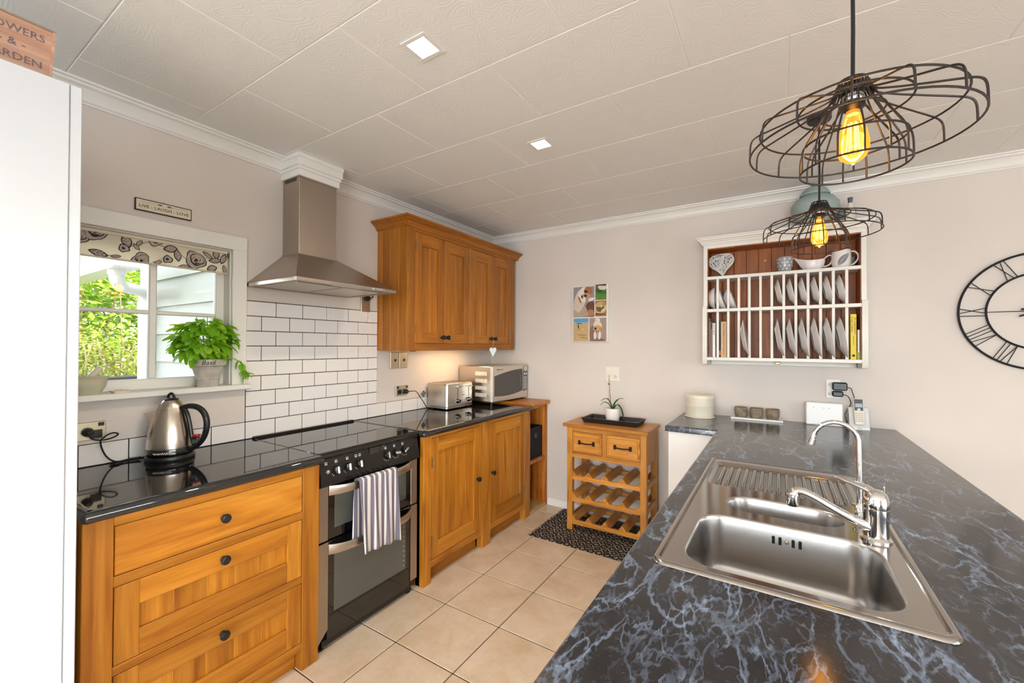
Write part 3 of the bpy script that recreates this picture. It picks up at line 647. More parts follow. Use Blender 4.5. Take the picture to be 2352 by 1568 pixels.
# ================================================================= tall cupboard and crate
tc=thing('tall_cupboard','tall glossy white cupboard at the left edge','cupboard',(-1.97,.02,0))
M().box(XL+.003,-.30,0,-1.645,.309,2.086,.002).obj('carcass','white_gloss',tc); M().box(-1.642,-.298,.06,-1.62,.3098,2.088,.0025).obj('door','white_gloss',tc)
M().box(XL+.003,.3106,0,-1.622,.334,2.088,.002).obj('side_panel','white_gloss',tc); hd=M().tube([(-1.62,-.25,1.0),(-1.59,-.25,1.0),(-1.585,-.25,1.02),(-1.585,-.25,1.28),(-1.59,-.25,1.3),(-1.62,-.25,1.3)],.006,8).obj('handle','chrome',tc)
cb=thing('lettered_crate','small pinkish wooden FLOWERS and GARDEN crate on the tall cupboard','crate',(-1.73,.211,2.088))
M().prism([(.146,2.088),(.276,2.088),(.284,2.226),(.138,2.226)],'x',-1.668,-1.66).obj('front_board','crate_wood_y',cb); M().prism([(.146,2.088),(.276,2.088),(.284,2.226),(.138,2.226)],'x',-1.80,-1.792).obj('back_board','crate_wood_y',cb)
for s0,s1,b0,b1 in ((.276,.268,.284,.276),(.146,.154,.138,.146)): M().prism([(s0,2.088),(s1,2.088),(b1,2.226),(b0,2.226)],'x',-1.792,-1.668).obj('side_board','crate_wood_y',cb)
for s0,b0 in ((.2745,.2825),(.141,.133)): M().prism([(s0,2.088),(s0+.006,2.088),(b0+.006,2.226),(b0,2.226)],'x',-1.668,-1.656).obj('corner_batten','crate_wood_y',cb)
M().box(-1.80,.136,2.2255,-1.656,.289,2.230,.001).obj('lid_edge','bark',cb); M().box(-1.79,.15,2.0885,-1.67,.272,2.094).obj('bottom_board','crate_wood_y',cb)
tx=M().text('FLOWERS',.0265,on_left(-1.6595,.211,2.196),.0003).text('- & -',.026,on_left(-1.6595,.211,2.160),.0003).text('GARDEN',.0265,on_left(-1.6595,.211,2.124),.0003); tx.obj('lettering','print_grey',cb,smooth=False)
# ================================================================= counters
def bull(x,y0,y1,left,right,nm,label):
    r=.0175; pr=[(-.03,.860)]+[(-r+r*math.cos(a),.8775+r*math.sin(a)) for a in [(-PI/2)+PI*i/10 for i in range(11)]]+[(-.03,.895)]
    path=[]; cr=.016
    if left: path+=[(XL+.009,y0)]+[(x-cr+cr*math.sin(a),y0+cr-cr*math.cos(a)) for a in [PI/2*k/4 for k in range(5)]]
    else: path.append((x,y0))
    path.append((x,y1))
    m=M().sweep(pr,path); m.box(XL+.009,y0+(.02 if left else 0),.8602,x-.02,y1,.8948)
    return m.obj(nm,'black_stone',None,label,'worktop',group='black stone worktops',ang=30)
bull(-1.673,.352,1.1095,True,False,'stone_worktop','polished black stone worktop under the kettle, left of the cooker')
bull(-1.673,1.7225,2.956,True,False,'stone_worktop','polished black stone worktop under the toaster, right of the cooker')
XF=-1.705
def knob(parent,y,z,x,r=.0165,W=True,nm='knob'):
    M().lathe([(0,0),(.010,0),(.010,.003),(.006,.006),(.0055,.013),(r*.75,.016),(r,.021),(r*.93,.026),(r*.55,.0285),(r*.5,.028),(0,.0295)],20,(x,y,z),'x').obj(nm,'black_iron',parent)
def panel_front(parent,x,y0,y1,z0,z1,st,rt,rb_,grooves,pre,th=.02,horiz=True,recess=.010):
    oz,oy=pre+'_z',pre+'_y'
    M().box(x-th,y0+st,z0+rb_,x-th*.55,y1-st,z1-rt).obj('panel_back',oz,parent)
    for a,b_ in ((y0,y0+st),(y1-st,y1)): M().box(x-th,a,z0,x,b_,z1,.0015).obj('stile',oz,parent)
    M().box(x-th,y0+st,z1-rt,x,y1-st,z1,.0015).obj('top_rail',oy,parent); M().box(x-th,y0+st,z0,x,y1-st,z0+rb_,.0015).obj('bottom_rail',oy,parent)
    ys=[y0+st]+list(grooves)+[y1-st]
    for a,b_ in zip(ys,ys[1:]): M().box(x-th*.8,a+.0003,z0+rb_-.002,x-recess,b_-.0003,z1-rt+.002,.0034).obj('panel_board',oz,parent)
dc=thing('drawer_cabinet','honey oak drawer cabinet with three drawers, left of the cooker','cabinet',(-1.99,.735,0))
M().box(XL+.003,.366,.09,XF-.024,1.104,.8585).obj('carcass','bark',dc,smooth=False)
M().box(XL+.003,1.088,0,XF-.022,1.108,.859,.001).obj('side_panel','oak_z',dc); M().box(XL+.003,.362,0,XF-.022,.38,.859,.001).obj('side_panel','oak_z',dc)
M().box(XF-.024,.362,0,XF,.432,.859,.002).obj('front_post','oak_z',dc); M().box(XF-.06,1.032,0,XF,1.108,.859,.002).obj('front_post','oak_z',dc)
for z0,z1 in ((.828,.859),(.6415,.6735),(.373,.4005),(.088,.1205)): M().box(XF-.022,.432,z0,XF-.0005,1.032,z1,.0015).obj('frame_rail','oak_y',dc)
M().box(XF-.06,.40,0,XF-.045,1.03,.09,.001).obj('toe_kick','oak_y',dc)
for i,(z0,z1,gz) in enumerate(((.6755,.826,None),(.4025,.6395,1),(.1225,.371,1))):
    dr=M().box(XF-.1,.446,z0+.01,XF-.0205,1.018,z1-.01).obj('drawer','oak_y',dc)
    if gz is None: M().box(XF-.02,.4345,z0,XF-.001,1.0295,z1,.002).obj('drawer_front','oak_y',dr)
    else: panel_front(dr,XF-.001,.4345,1.0295,z0,z1,.061,.077,.082 if i==1 else .088,(.586,.683,.774,.869),'oak')
    knob(dr,.731,(.753,.603,.333)[i],XF-.001)
rc=thing('base_cabinet','honey oak two door base cabinet, right of the cooker','cabinet',(-1.99,2.35,0))
M().box(XL+.003,1.756,.09,XF-.024,2.95,.8585).obj('carcass','bark',rc,smooth=False)
M().box(XL+.003,1.752,.0,XF-.03,1.77,.859,.001).obj('side_panel','oak_z',rc); M().box(XL+.003,2.937,.0,XF-.03,2.955,.859,.001).obj('side_panel','oak_z',rc)
M().box(XF-.065,1.752,0,XF,1.815,.859,.002).obj('front_post','oak_z',rc); M().box(XF-.05,2.316,0,XF,2.4125,.859,.002).obj('front_post','oak_z',rc); M().box(XF-.024,2.287,.09,XF-.0005,2.316,.859,.0015).obj('middle_stile','oak_z',rc); M().box(XF-.05,2.879,0,XF,2.955,.859,.002).obj('front_post','oak_z',rc)
for y0,y1 in ((1.815,2.287),(2.4125,2.879)):
    for z0,z1 in ((.838,.859),(.090,.131)): M().box(XF-.022,y0,z0,XF-.0005,y1,z1,.0015).obj('frame_rail','oak_y',rc)
    M().box(XF-.06,y0-.01,0,XF-.045,y1+.01,.092,.001).obj('toe_kick','oak_y',rc)
for y0,y1,gs,ky,hy in ((1.8175,2.2845,(1.945,2.044,2.141),2.257,1.8175),(2.4145,2.8765,(2.537,2.631,2.726),2.431,2.8765)):
    dr=M().box(XF-.03,y0+.005,.14,XF-.0205,y1-.005,.83).obj('door','bark',rc,smooth=False)
    panel_front(dr,XF-.001,y0,y1,.1335,.8355,.061,.083,.092,gs,'oak'); knob(dr,ky,.486,XF-.001,.0165)
    for hz in (.24,.70): M().tube([(XF+.001,hy,hz-.03),(XF+.001,hy,hz+.03)],.0035,8).obj('hinge','hinge_metal',dr)
# ================================================================= kettle
kt=thing('electric_kettle','brushed steel kettle with black handle on the left worktop','kettle',(-2.193,.733,.895),rotz=.566)
KS=.80
def ks(p): return [(r*KS,z) for r,z in p]
M().lathe(ks([(0,0),(.104,0),(.107,.004),(.107,.014),(.103,.021),(.09,.024),(0,.024)]),48).obj('power_base','black_plastic',kt,W=False)
M().lathe(ks([(0,.025),(.098,.025),(.103,.030),(.1035,.048),(.102,.052)]),48).obj('bottom_band','black_gloss',kt,W=False)
bd=M().lathe(ks([(.101,.051),(.1015,.06),(.0985,.09),(.0935,.12),(.0860,.15),(.0765,.18),(.068,.20),(.0615,.212)]),56).obj('body','kettle_steel',kt,W=False)
ld=M().lathe(ks([(.0608,.2125),(.055,.224),(.046,.238),(.036,.248),(.031,.251)]),48).obj('lid','kettle_steel',kt,W=False)
M().lathe(ks([(.032,.250),(.034,.253),(.031,.255),(.02,.258),(0,.2595)]),32).obj('lid_cap','black_plastic',ld,W=False); M().tube(spline([(-.014,0,.256),(-.010,0,.270),(0,0,.277),(.010,0,.270),(.014,0,.256)],4),.005,8).obj('lid_knob','black_plastic',ld,W=False)
sp_=M(); sp_.add([(-.068,-.006,.118),(-.068,.006,.118),(-.048,.030,.193),(-.048,-.030,.193),(-.100,.0,.178),(-.110,.008,.193),(-.110,-.008,.193)],[(0,1,5,4),(0,4,6),(1,2,5),(0,6,3),(2,3,6,5),(4,5,6),(0,3,2,1)])
sp_.obj('spout','kettle_steel',kt,W=False)
hp=spline([(.050,0,.216),(.082,0,.224),(.118,0,.216),(.143,0,.192),(.154,0,.155),(.150,0,.115),(.136,0,.082),(.112,0,.056),(.084,0,.040)],5); nn=len(hp)
M().tube(hp,[.0125-.003*abs(i/nn-.4) for i in range(nn)],12).obj('handle','black_plastic',kt,W=False)
M().tube(spline([(.056,0,.212),(.070,0,.19),(.080,0,.15),(.088,0,.105),(.094,0,.08),(.100,0,.062)],5),.0085,10).obj('handle_back','black_plastic',kt,W=False)
M().box(.090,-.011,.052,.124,.011,.098,.008).obj('switch_housing','black_plastic',kt,W=False); M().box(.100,-.012,.094,.122,.012,.103,.002).obj('switch','red_plastic',kt,W=False); M().lathe([(0,0),(.009,0),(.009,.0015),(0,.0015)],16,(.106,-.0105,.075),'-y').obj('button','grey_plastic',kt,W=False)
sc=M()
pts=[]
for k in range(46):
    u=k/45; a=-PI/2-.05+.85*u*.9; pts.append((KS*.1045*math.cos(a),KS*.1045*math.sin(a),.038+.0035*math.sin(u*60)*(1 if u<.5 else 1.4)))
sc.tube(pts,.0009,4).obj('script_mark','print_white',kt,W=False)
cord=[(-2.275,.66,.905),(-2.285,.623,.903),(-2.282,.58,.903),(-2.275,.548,.935),(-2.27,.531,.99),(-2.268,.543,1.013),(-2.266,.566,1.024),(-2.268,.583,1.017),(-2.272,.571,1.005),(-2.28,.543,.998),(-2.282,.515,1.004),(-2.286,.502,1.02),(-2.29,.500,1.032)]
# cord belongs to the kettle: convert to its frame
inv=(Matrix.Translation((-2.193,.733,.895))@Matrix.Rotation(.566,4,'Z')).inverted()
M().tube([tuple(inv@Vector(p)) for p in spline(cord,5)],.003,7).obj('cord','black_plastic',kt,W=False)
M().tube([tuple(inv@Vector(p)) for p in spline([(-2.285,.655,.901),(-2.27,.60,.899),(-2.25,.575,.899),(-2.27,.56,.90),(-2.288,.60,.90)],5)],.003,7).obj('cord_slack','black_plastic',kt,W=False)
M().lathe([(.017,0),(.018,.012),(.012,.024),(.006,.03),(0,.03)],16).xf(inv@on_left(XL+.0125,.500,1.034)).obj('plug','black_plastic',kt,W=False)
# ================================================================= sockets and switches on the window wall
def plate(name,label,y0,y1,z0,z1,mat,cat='socket',group=None):
    t=thing(name,label,cat,(XL,(y0+y1)/2,z0),group=group); M().box(XL,y0,z0,XL+.009,y1,z1,.002).obj('plate',mat,t); return t
def rocker(t,y,z,hy,hz,x=XL,mat='black_plastic',nm='rocker'): M().box(x+.0085,y-hy,z-hz,x+.0125,y+hy,z+hz,.0012).obj(nm,mat,t)
s1=plate('double_socket','gold double socket behind the kettle with a black plug',.441,.556,1.0,1.072,'gold_plate',group='gold double sockets')
rocker(s1,.528,1.022,.0165,.0165,nm='outlet_face'); rocker(s1,.541,1.060,.009,.007); rocker(s1,.458,1.060,.009,.007)
s2=plate('double_socket','gold double socket between backsplash and toaster with a black plug',2.086,2.203,1.018,1.089,'gold_plate',group='gold double sockets')
rocker(s2,2.118,1.044,.0165,.0165,nm='outlet_face'); rocker(s2,2.103,1.076,.009,.007); rocker(s2,2.188,1.076,.009,.007); rocker(s2,2.17,1.044,.0165,.0165,nm='outlet_face')
for y0,lab in ((2.034,'nickel single switch under the wall cabinet, nearer the cooker'),(2.118,'nickel single switch under the wall cabinet, nearer the toaster')):
    t=plate('wall_switch',lab,y0,y0+.076,1.216,1.331,'nickel_plate','switch','switches under the wall cabinet'); rocker(t,y0+.043,1.274,.009,.009)
s3=plate('hood_socket','nickel socket with a black plug under the cooker hood',1.787,1.857,1.60,1.728,'nickel_plate'); M().lathe([(.017,0),(.018,.02),(.012,.034),(.004,.044),(0,.044)],16).xf(on_left(XL+.009,1.824,1.690)).obj('plug','black_plastic',s3)
M().tube(spline([(XL+.05,1.824,1.690),(XL+.052,1.845,1.70),(XL+.03,1.845,1.72),(XL+.012,1.83,1.735)],4),.0035,6).obj('plug_cord','black_plastic',s3)
# ================================================================= cooker
ck=thing('freestanding_cooker','black and steel double oven cooker between the oak cabinets','cooker',(-2.0,1.413,0))
SX=-1.722; SY0,SY1=1.1135,1.7155
M().box(XL+.02,SY0,.03,SX-.02,SY1,.884,.002).obj('body','black_enamel',ck)
M().box(-2.272,SY0,.884,-1.728,SY1,.896,.0025).obj('hob_glass','hob_glass',ck); M().box(-2.303,SY0,.884,-2.274,SY1,.907,.004).obj('rear_strip','black_enamel',ck)
M().tube([(-1.728,SY0,.880),(-1.728,SY1,.880)],.0145,14).obj('front_rim','black_gloss',ck)
PT=Vector((-1.724,0,.868)); PB=Vector((-1.700,0,.752))
M().prism([(-1.745,.872),(-1.724,.868),(-1.700,.756),(-1.702,.750),(-1.745,.748)],'y',SY0+.002,SY1-.002).obj('control_panel','black_enamel',ck)
pn=(PB-PT).normalized(); nrm=Vector((-pn.z,0,pn.x)); nrm=nrm if nrm.x>0 else -nrm
def onp(y,z,off=0):
    t=(z-PT.z)/(PB.z-PT.z); p=PT+(PB-PT)*t; return Vector((p.x,y,z))+nrm*off
PM=lambda y,z,off: Matrix(((0,-pn.x,nrm.x,onp(y,z,off).x),(1,0,0,y),(0,-pn.z,nrm.z,onp(y,z,off).z),(0,0,0,1)))
for y,z,tw in ((1.196,.808,0),(1.257,.808,.0),(1.320,.808,.0),(1.491,.811,.05),(1.551,.812,1.45),(1.611,.814,2.1)):
    kn=M().lathe([(0,0),(.0185,0),(.0195,.004),(.017,.013),(.0,.014)],22).xf(PM(y,z,.0)).obj('control_knob','black_gloss',ck)
    M().box(-.006,-.0175,.009,.006,.0175,.026,.004).xf(PM(y,z,0)@Matrix.Rotation(tw,4,'Z')).obj('knob_grip','chrome',kn)
M().lathe([(0,0),(.009,0),(.0085,.004),(0,.006)],16).xf(PM(1.152,.810,0)).obj('ignition_button','chrome',ck)
pr=M()
for y,z in ((1.148,.846),(1.199,.847),(1.258,.847),(1.306,.848),(1.328,.848),(1.487,.849),(1.545,.849),(1.603,.849)):
    mt=PM(y,z,.0006); o=.0058; i_=.0044
    pr.add([mt@Vector(q) for q in ((-o,-o,0),(o,-o,0),(o,o,0),(-o,o,0),(-i_,-i_,0),(i_,-i_,0),(i_,i_,0),(-i_,i_,0))],[(0,1,5,4),(1,2,6,5),(2,3,7,6),(3,0,4,7)]); pr.add([mt@Vector(q) for q in ((-.003,-.003,0),(0,-.003,0),(0,0,0),(-.003,0,0))],[(0,1,2,3)])
for y,z in ((1.196,.808),(1.257,.808),(1.320,.808),(1.491,.811),(1.551,.812),(1.611,.814)):
    for k in range(5):
        a=-2.6+.35*k; mt=PM(y+.026*math.cos(a),z+.026*math.sin(a),.0006); pr.add([mt@Vector(q) for q in ((-.0014,-.0014,0),(.0014,-.0014,0),(.0014,.0014,0),(-.0014,.0014,0))],[(0,1,2,3)])
pr.obj('panel_symbols','print_white',ck,smooth=False)
M().prism([(1.385,.868),(1.48,.868),(1.47,.842),(1.385,.835)],'x',-1.722,-1.7165).obj('clock_window','hob_glass',ck)
base('oven_window',(.085,.09,.078,1),.05,0,IOR=1.75)  # grey-green glass, base lifted to stand for the reflected floor
for nm,z0,z1,hz in (('top_oven_door',.4985,.7435,.722),('main_oven_door',.048,.4905,.455)):
    dr=M().box(SX-.022,SY0+.05,z0,SX-.001,SY1-.05,z1,.002).obj(nm,'black_gloss',ck)
    for a,b_ in ((SY0+.0015,SY0+.049),(SY1-.049,SY1-.0015)):
        if nm=='main_oven_door': M().prism([(a,z0+(.0 if a<1.4 else .05)),(b_,z0+(.05 if a<1.4 else .0)),(b_,z1),(a,z1)] if a<1.4 else [(a,z0+.03),(b_,z0+.03),(b_,z1),(a,z1)],'x',SX-.022,SX+.003).obj('steel_strip','oven_steel',dr)
        else: M().box(SX-.022,a,z0,SX+.003,b_,z1,.002).obj('steel_strip','oven_steel',dr)
    wz0,wz1=(z0+.045,z1-.05) if nm[0]=='t' else (z0+.115,z1-.055)
    M().box(SX-.0012,SY0+.082,wz0,SX-.0002,SY1-.082,wz1).obj('door_window','oven_window',dr,smooth=False)
    def hl(u,off):
        y=SY0+.05+u*(SY1-SY0-.10); q=4*u*(1-u); bul=.046*(1-(1-q)**2.2); return (SX+.002+bul+off,y)
    loops=[]
    for i in range(25):
        u=i/24; x1,y=hl(u,.004); x0=x1-.010; h0=.017+.006*(abs(u-.5)*2)**3
        loops.append([(x0,y,hz-h0),(x1-.002,y,hz-h0),(x1,y,hz-h0+.003),(x1,y,hz+h0-.003),(x1-.002,y,hz+h0),(x0,y,hz+h0)])
    M().loft(loops,True,True).obj('handle','brushed_steel',dr)
    if nm[0]=='m':
        q=M()
        for k in range(9): q.box(SX-.0006,SY1-.098,wz0+.02+.026*k,SX+.0002,SY1-.095,wz0+.024+.026*k)
        q.obj('shelf_marks','print_white',dr,smooth=False)
M().box(SX-.06,SY0+.03,.018,SX-.012,SY1-.03,.046).obj('plinth','black_enamel',ck,smooth=False)
for y in (SY0+.035,SY1-.035):
    for x in (SX-.04,XL+.08): M().lathe([(0,0),(.018,0),(.018,.008),(.008,.012),(.008,.03)],14,(x,y,0)).obj('foot','black_plastic',ck)
# tea towel
def tow(u,v):
    y=1.277+.232*u; tz=.742
    if v<.44:
        t=v/.44; z=.455+(tz-.455)*t; x=-1.6905+.004*math.sin(u*14)*(1-t); y+=.012*(1-t)*(.3-u)*.6-.012*(1-t)
    elif v<.56:
        a=PI*(v-.44)/.12; x=-1.6715-.019*math.cos(a); z=tz+.012*math.sin(a)
    else:
        t=(v-.56)/.44; z=tz-(.342+.018*u)*t; x=-1.6525+.008*t+t*(.007*math.sin(u*19+1)+.003*math.sin(u*41)); y+=.022*t*(1-.3*u)
    return (x,y,z)
tw=M().surf(tow,60,60).obj('tea_towel','towel_stripes',None,'grey and white striped tea towel hanging over the top oven handle','towel')
sm_=tw.modifiers.new('thick','SOLIDIFY'); sm_.thickness=.002; sm_.offset=0
# ================================================================= hood
hd=thing('cooker_hood','stainless steel pyramid cooker hood with chimney duct','cooker hood',(-2.2,1.384,1.68))
HY0,HY1,HX=1.085,1.683,-1.863; DY0,DY1,DX=1.270,1.493,-2.155
def rect(y0,y1,x,z): return [(XL+.002,y0,z),(x,y0,z),(x,y1,z),(XL+.002,y1,z)]
M().loft([rect(HY0,HY1,HX,1.698),rect(DY0-.004,DY1+.004,DX+.004,1.868),rect(DY0-.004,DY1+.004,DX+.004,1.874)],False,True).obj('canopy','hood_steel',hd,smooth=False)
rm=M(); rm.box(HX-.012,HY0,1.680,HX,HY1,1.698,.001).box(XL+.002,HY0,1.680,HX-.012,HY0+.012,1.698,.001).box(XL+.002,HY1-.012,1.680,HX-.012,HY1,1.698,.001).box(XL+.002,HY0+.012,1.680,XL+.012,HY1-.012,1.698); rm.obj('rim','brushed_steel',hd)
M().box(XL+.012,HY0+.012,1.687,HX-.012,HY1-.012,1.697).obj('underside','beige_plastic',hd,smooth=False); 
for a,b_ in ((1.13,1.375),(1.393,1.64)): M().box(-2.26,a,1.682,-1.93,b_,1.690,.002).obj('grease_filter','brushed_steel',hd)
M().box(-1.915,1.30,1.683,-1.885,1.47,1.690,.002).obj('light_lens','white_plastic',hd)
M().box(XL+.002,DY0,1.874,DX,DY1,2.292,.0015).obj('chimney','hood_steel',hd)
for k in range(11): M().box(-2.292+.0104*k,DY0-.0008,2.264,-2.2862+.0104*k,DY0+.002,2.284).obj('vent_slot','black_plastic',hd,smooth=False)
for k in range(5): M().lathe([(0,0),(.0055,0),(.005,.006),(0,.007)],12,(HX,1.524+.0165*k,1.689),'x').obj('button','chrome',hd)
bx_=M(); bx_.box(XL+.001,1.259,2.285,-2.14,1.502,2.319,.001).box(XL+.001,1.253,2.319,-2.133,1.508,2.337,.001).box(XL+.001,1.247,2.337,-2.126,1.514,2.378,.001).box(XL+.001,1.244,2.378,-2.122,1.517,2.3995,.001)
bx_.obj('trim_3','trim_white',None,'white stepped boxing where the hood chimney meets the ceiling','boxing',kind='structure')
# ================================================================= wall cabinet
wc=thing('wall_cabinet','honey oak wall cabinet with four panelled doors and crown moulding','cabinet',(-2.17,2.57,1.345))
WX=-2.025
M().box(XL+.002,1.932,1.372,WX-.022,3.221,2.16).obj('carcass','cabinet_oak_z',wc,smooth=False); M().box(XL+.002,1.935,1.364,WX-.022,3.221,1.373).obj('bottom_board','cabinet_oak_y',wc,smooth=False)
for a,b_ in ((XL+.002,-2.262),(-2.262,-2.183),(-2.183,-2.103),(-2.103,WX)): M().box(a+.0006,1.920,1.345,b_-.0006,1.934,2.165,.0018).obj('side_board','cabinet_oak_z',wc)
M().box(WX-.022,1.934,1.345,WX,1.9915,2.165,.0015).obj('face_stile','cabinet_oak_z',wc); M().box(WX-.022,2.5675,1.393,WX-.0005,2.5955,2.139,.0015).obj('face_stile','cabinet_oak_z',wc); M().box(WX-.022,3.1575,1.345,WX,3.223,2.165,.0015).obj('face_stile','cabinet_oak_z',wc)
for z0,z1 in ((1.345,1.393),(2.139,2.165)): M().box(WX-.022,1.9915,z0,WX-.0003,3.1575,z1,.0015).obj('face_rail','cabinet_oak_y',wc)
CR=[(-.03,2.160),(.008,2.160),(.012,2.168),(.018,2.172),(.022,2.182),(.034,2.192),(.044,2.196),(.046,2.201),(.058,2.203),(.060,2.209),(.060,2.216),(-.03,2.216)]
M().sweep(CR,[(XL+.002,1.920),(WX,1.920),(WX,3.27)]).obj('crown_moulding','cabinet_oak_y',wc,ang=25); M().box(XL+.002,1.95,2.165,WX-.02,3.27,2.20).obj('top_board','cabinet_oak_y',wc,smooth=False)
for i,(y0,y1,gs,ky) in enumerate(((1.9935,2.2785,(2.13,),2.253),(2.280,2.5655,(2.42,),2.305),(2.5975,2.879,(2.715,2.765),2.848),(2.8805,3.1555,(3.02,),2.908))):
    dr=M().box(WX-.024,y0+.004,1.40,WX-.0205,y1-.004,2.13).obj('door','bark',wc,smooth=False)
    panel_front(dr,WX-.001,y0,y1,1.3955,2.1365,.0605,.082,.070,gs,'cabinet_oak'); knob(dr,ky,1.437,WX-.001,.017)
    hy=y0 if i%2==0 else y1
    for hz in (1.49,2.04): M().tube([(WX+.001,hy,hz-.032),(WX+.001,hy,hz+.032)],.0035,8).obj('hinge','hinge_metal',dr)
ls=M().box(-2.13,2.36,1.354,-2.10,2.80,1.3642,.002).obj('under_cabinet_light','led_strip',wc); light('under_cabinet_glow','AREA',(-2.115,2.58,1.352),1.5,(1,.62,.30),target=(-2.16,2.58,0),size=.44,sizey=.03)
M().tube(spline([(-2.16,2.02,1.364),(-2.13,2.06,1.340),(-2.12,2.10,1.344),(-2.12,2.16,1.364)],4),.002,5).obj('light_cord','black_plastic',wc)
# hanging heart
hh=thing('heart_ornament','pale green wooden heart hanging from the wall cabinet knob','ornament',(-1.985,2.832,1.283),rotz=.62)
pts=[]
for i in range(44):
    a=2*PI*i/44; x=16*math.sin(a)**3; y=13*math.cos(a)-5*math.cos(2*a)-2*math.cos(3*a)-math.cos(4*a); pts.append((x/16*.029,.060+(y/12*.022 if y>0 else y/17*.060)))
M().prism(pts,'y',-.004,.004).obj('heart','heart_green',hh,W=False); M().tube([(0,0,.074),(0,0,.11),(-.003,.008,.150)],.0014,5).obj('string','twine',hh,W=False)
# ================================================================= toaster
ts=thing('four_slice_toaster','stainless four slice toaster on the right worktop','toaster',(-2.088,2.384,.895),rotz=PI/2-.02)
def rbody(x0,x1,y0,y1,z0,z1,r,top,n=5):
    L=[rrect(x0,y0,x1,y1,r,z0,n)]
    L.append(rrect(x0,y0,x1,y1,r,z1-top,n))
    for k in range(1,5):
        a=PI/2*k/4; q=top*(1-math.cos(a)); L.append(rrect(x0+q,y0+q,x1-q,y1-q,max(r-q,.004),z1-top+top*math.sin(a),n))
    return M().loft(L,True,True)
rbody(0,.311,0,.212,.022,.197,.024,.014).obj('shell','brushed_steel',ts,W=False)
M().loft([rrect(.004,.004,.307,.208,.02,.006),rrect(-.001,-.001,.312,.213,.022,.010),rrect(-.001,-.001,.312,.213,.022,.020)],True,True).obj('base_rim','brushed_steel',ts,W=False); M().loft([rrect(.0,.0,.311,.212,.022,.0195),rrect(-.0004,-.0004,.3114,.2124,.022,.023)],True,True).obj('base_groove','black_plastic',ts,W=False)
for x in (.03,.281):
    for y in (.03,.182): M().lathe([(0,0),(.012,0),(.012,.007),(0,.007)],12,(x,y,0)).obj('foot','black_plastic',ts,W=False)
for x in (.05,.118,.193,.261): M().box(x-.015,.03,.1965,x+.015,.185,.1978,.0004).obj('slot','black_plastic',ts,W=False)
for x in (.122,.254):
    M().box(x-.002,-.0012,.088,x+.002,.001,.168).obj('lever_track','black_plastic',ts,W=False,smooth=False)
    M().box(x-.018,-.030,.163,x+.018,-.001,.174,.004).obj('lever','chrome',ts,W=False)
    kn=M().lathe([(.019,0),(.019,.004),(.015,.007),(.0145,.020),(.012,.024),(0,.024)],22,(x+.000,0,.060),'-y').obj('browning_knob','dark_chrome',ts,W=False)
    M().lathe([(0,.0),(.009,.0),(.009,.0008),(0,.0008)],14,(x+.000,-.0242,.060),'-y').obj('knob_cap','black_plastic',kn,W=False)
    for dx,dz in ((-.03,.012),(-.03,-.012),(.03,.012)): M().lathe([(0,0),(.006,0),(.006,.0015),(0,.0015)],12,(x+dx,0,.066+dz),'-y').obj('button','beige_plastic',ts,W=False)
M().box(.172,-.0006,.098,.206,.0004,.1025).obj('maker_mark','print_grey',ts,W=False,smooth=False)
inv=(Matrix.Translation((-2.088,2.384,.895))@Matrix.Rotation(PI/2-.02,4,'Z')).inverted()
M().tube([tuple(inv@Vector(p)) for p in spline([(XL+.04,2.17,1.044),(XL+.055,2.205,1.046),(XL+.05,2.245,1.038),(XL+.035,2.30,.99),(XL+.035,2.34,.945),(XL+.045,2.365,.905),(-2.26,2.40,.90)],6)],.003,7).obj('cord','black_plastic',ts,W=False)
M().lathe([(.017,0),(.018,.014),(.012,.026),(.006,.032),(0,.032)],16).xf(inv@on_left(XL+.0125,2.17,1.044)).obj('plug','black_plastic',ts,W=False)
tg=M().box(-.018,-.018,0,.018,.018,.0006); tg.xf(inv@on_left(XL+.045,2.325,1.015)@Matrix.Rotation(PI/4+.1,4,'Z')); tg.obj('cord_tag','black_plastic',ts,W=False,smooth=False)
rg=M().tube([(.010*math.cos(a),.010*math.sin(a),.0012) for a in [2*PI*i/20 for i in range(20)]],.0008,4,True); rg.xf(inv@on_left(XL+.045,2.325,1.015)).obj('tag_emblem','print_white',ts,W=False)
# ================================================================= microwave
mw=thing('microwave_oven','silver microwave oven with dark arched window in the corner','microwave',(-1.93,2.745,.895),rotz=PI/2-math.radians(3.6))
MW,MD=.508,.365
M().box(.004,.018,.030,MW-.004,MD,.316,.004).obj('case','brushed_steel',mw,W=False)
M().box(0,0,.028,MW,.020,.319,.006).obj('front_frame','beige_silver',mw,W=False)
xs_=[.027+.395*i/16 for i in range(17)]
top=[(x,.238+.046*math.sin((x-.027)/.395*PI/2)) for x in xs_]; bot=[(x,.076-.012*math.sin((x-.027)/.395*PI*.8)+.026*((x-.027)/.395)**2) for x in xs_[::-1]]
M().prism(top+bot,'y',-.0022,.004).obj('door_window','micro_window',mw,W=False)
dh=M().tube(spline([(.372,-.002,.12),(.374,-.010,.14),(.375,-.012,.18),(.374,-.010,.225),(.372,-.002,.245)],5),.0026,8); dh.obj('door_handle','grey_plastic',mw,W=False)
cpn=M().prism([(.432,.085),(.496,.095),(.498,.25),(.490,.285),(.445,.285),(.432,.25)],'y',-.0025,.003).obj('control_panel','grey_plastic',mw,W=False)
M().lathe([(.029,0),(.029,.002),(.024,.004),(0,.0045)],24,(.464,-.0018,.285),'-y').obj('display_ring','nickel_plate',cpn,W=False); M().lathe([(0,.0),(.021,0),(.02,.0015),(0,.002)],24,(.464,-.0058,.285),'-y').obj('display','screen_grey',cpn,W=False)
for k in range(2): M().lathe([(.009,0),(.009,.003),(0,.004)],14,(.450+.030*k,-.0022,.238),'-y').obj('dial_button','beige_plastic',cpn,W=False)
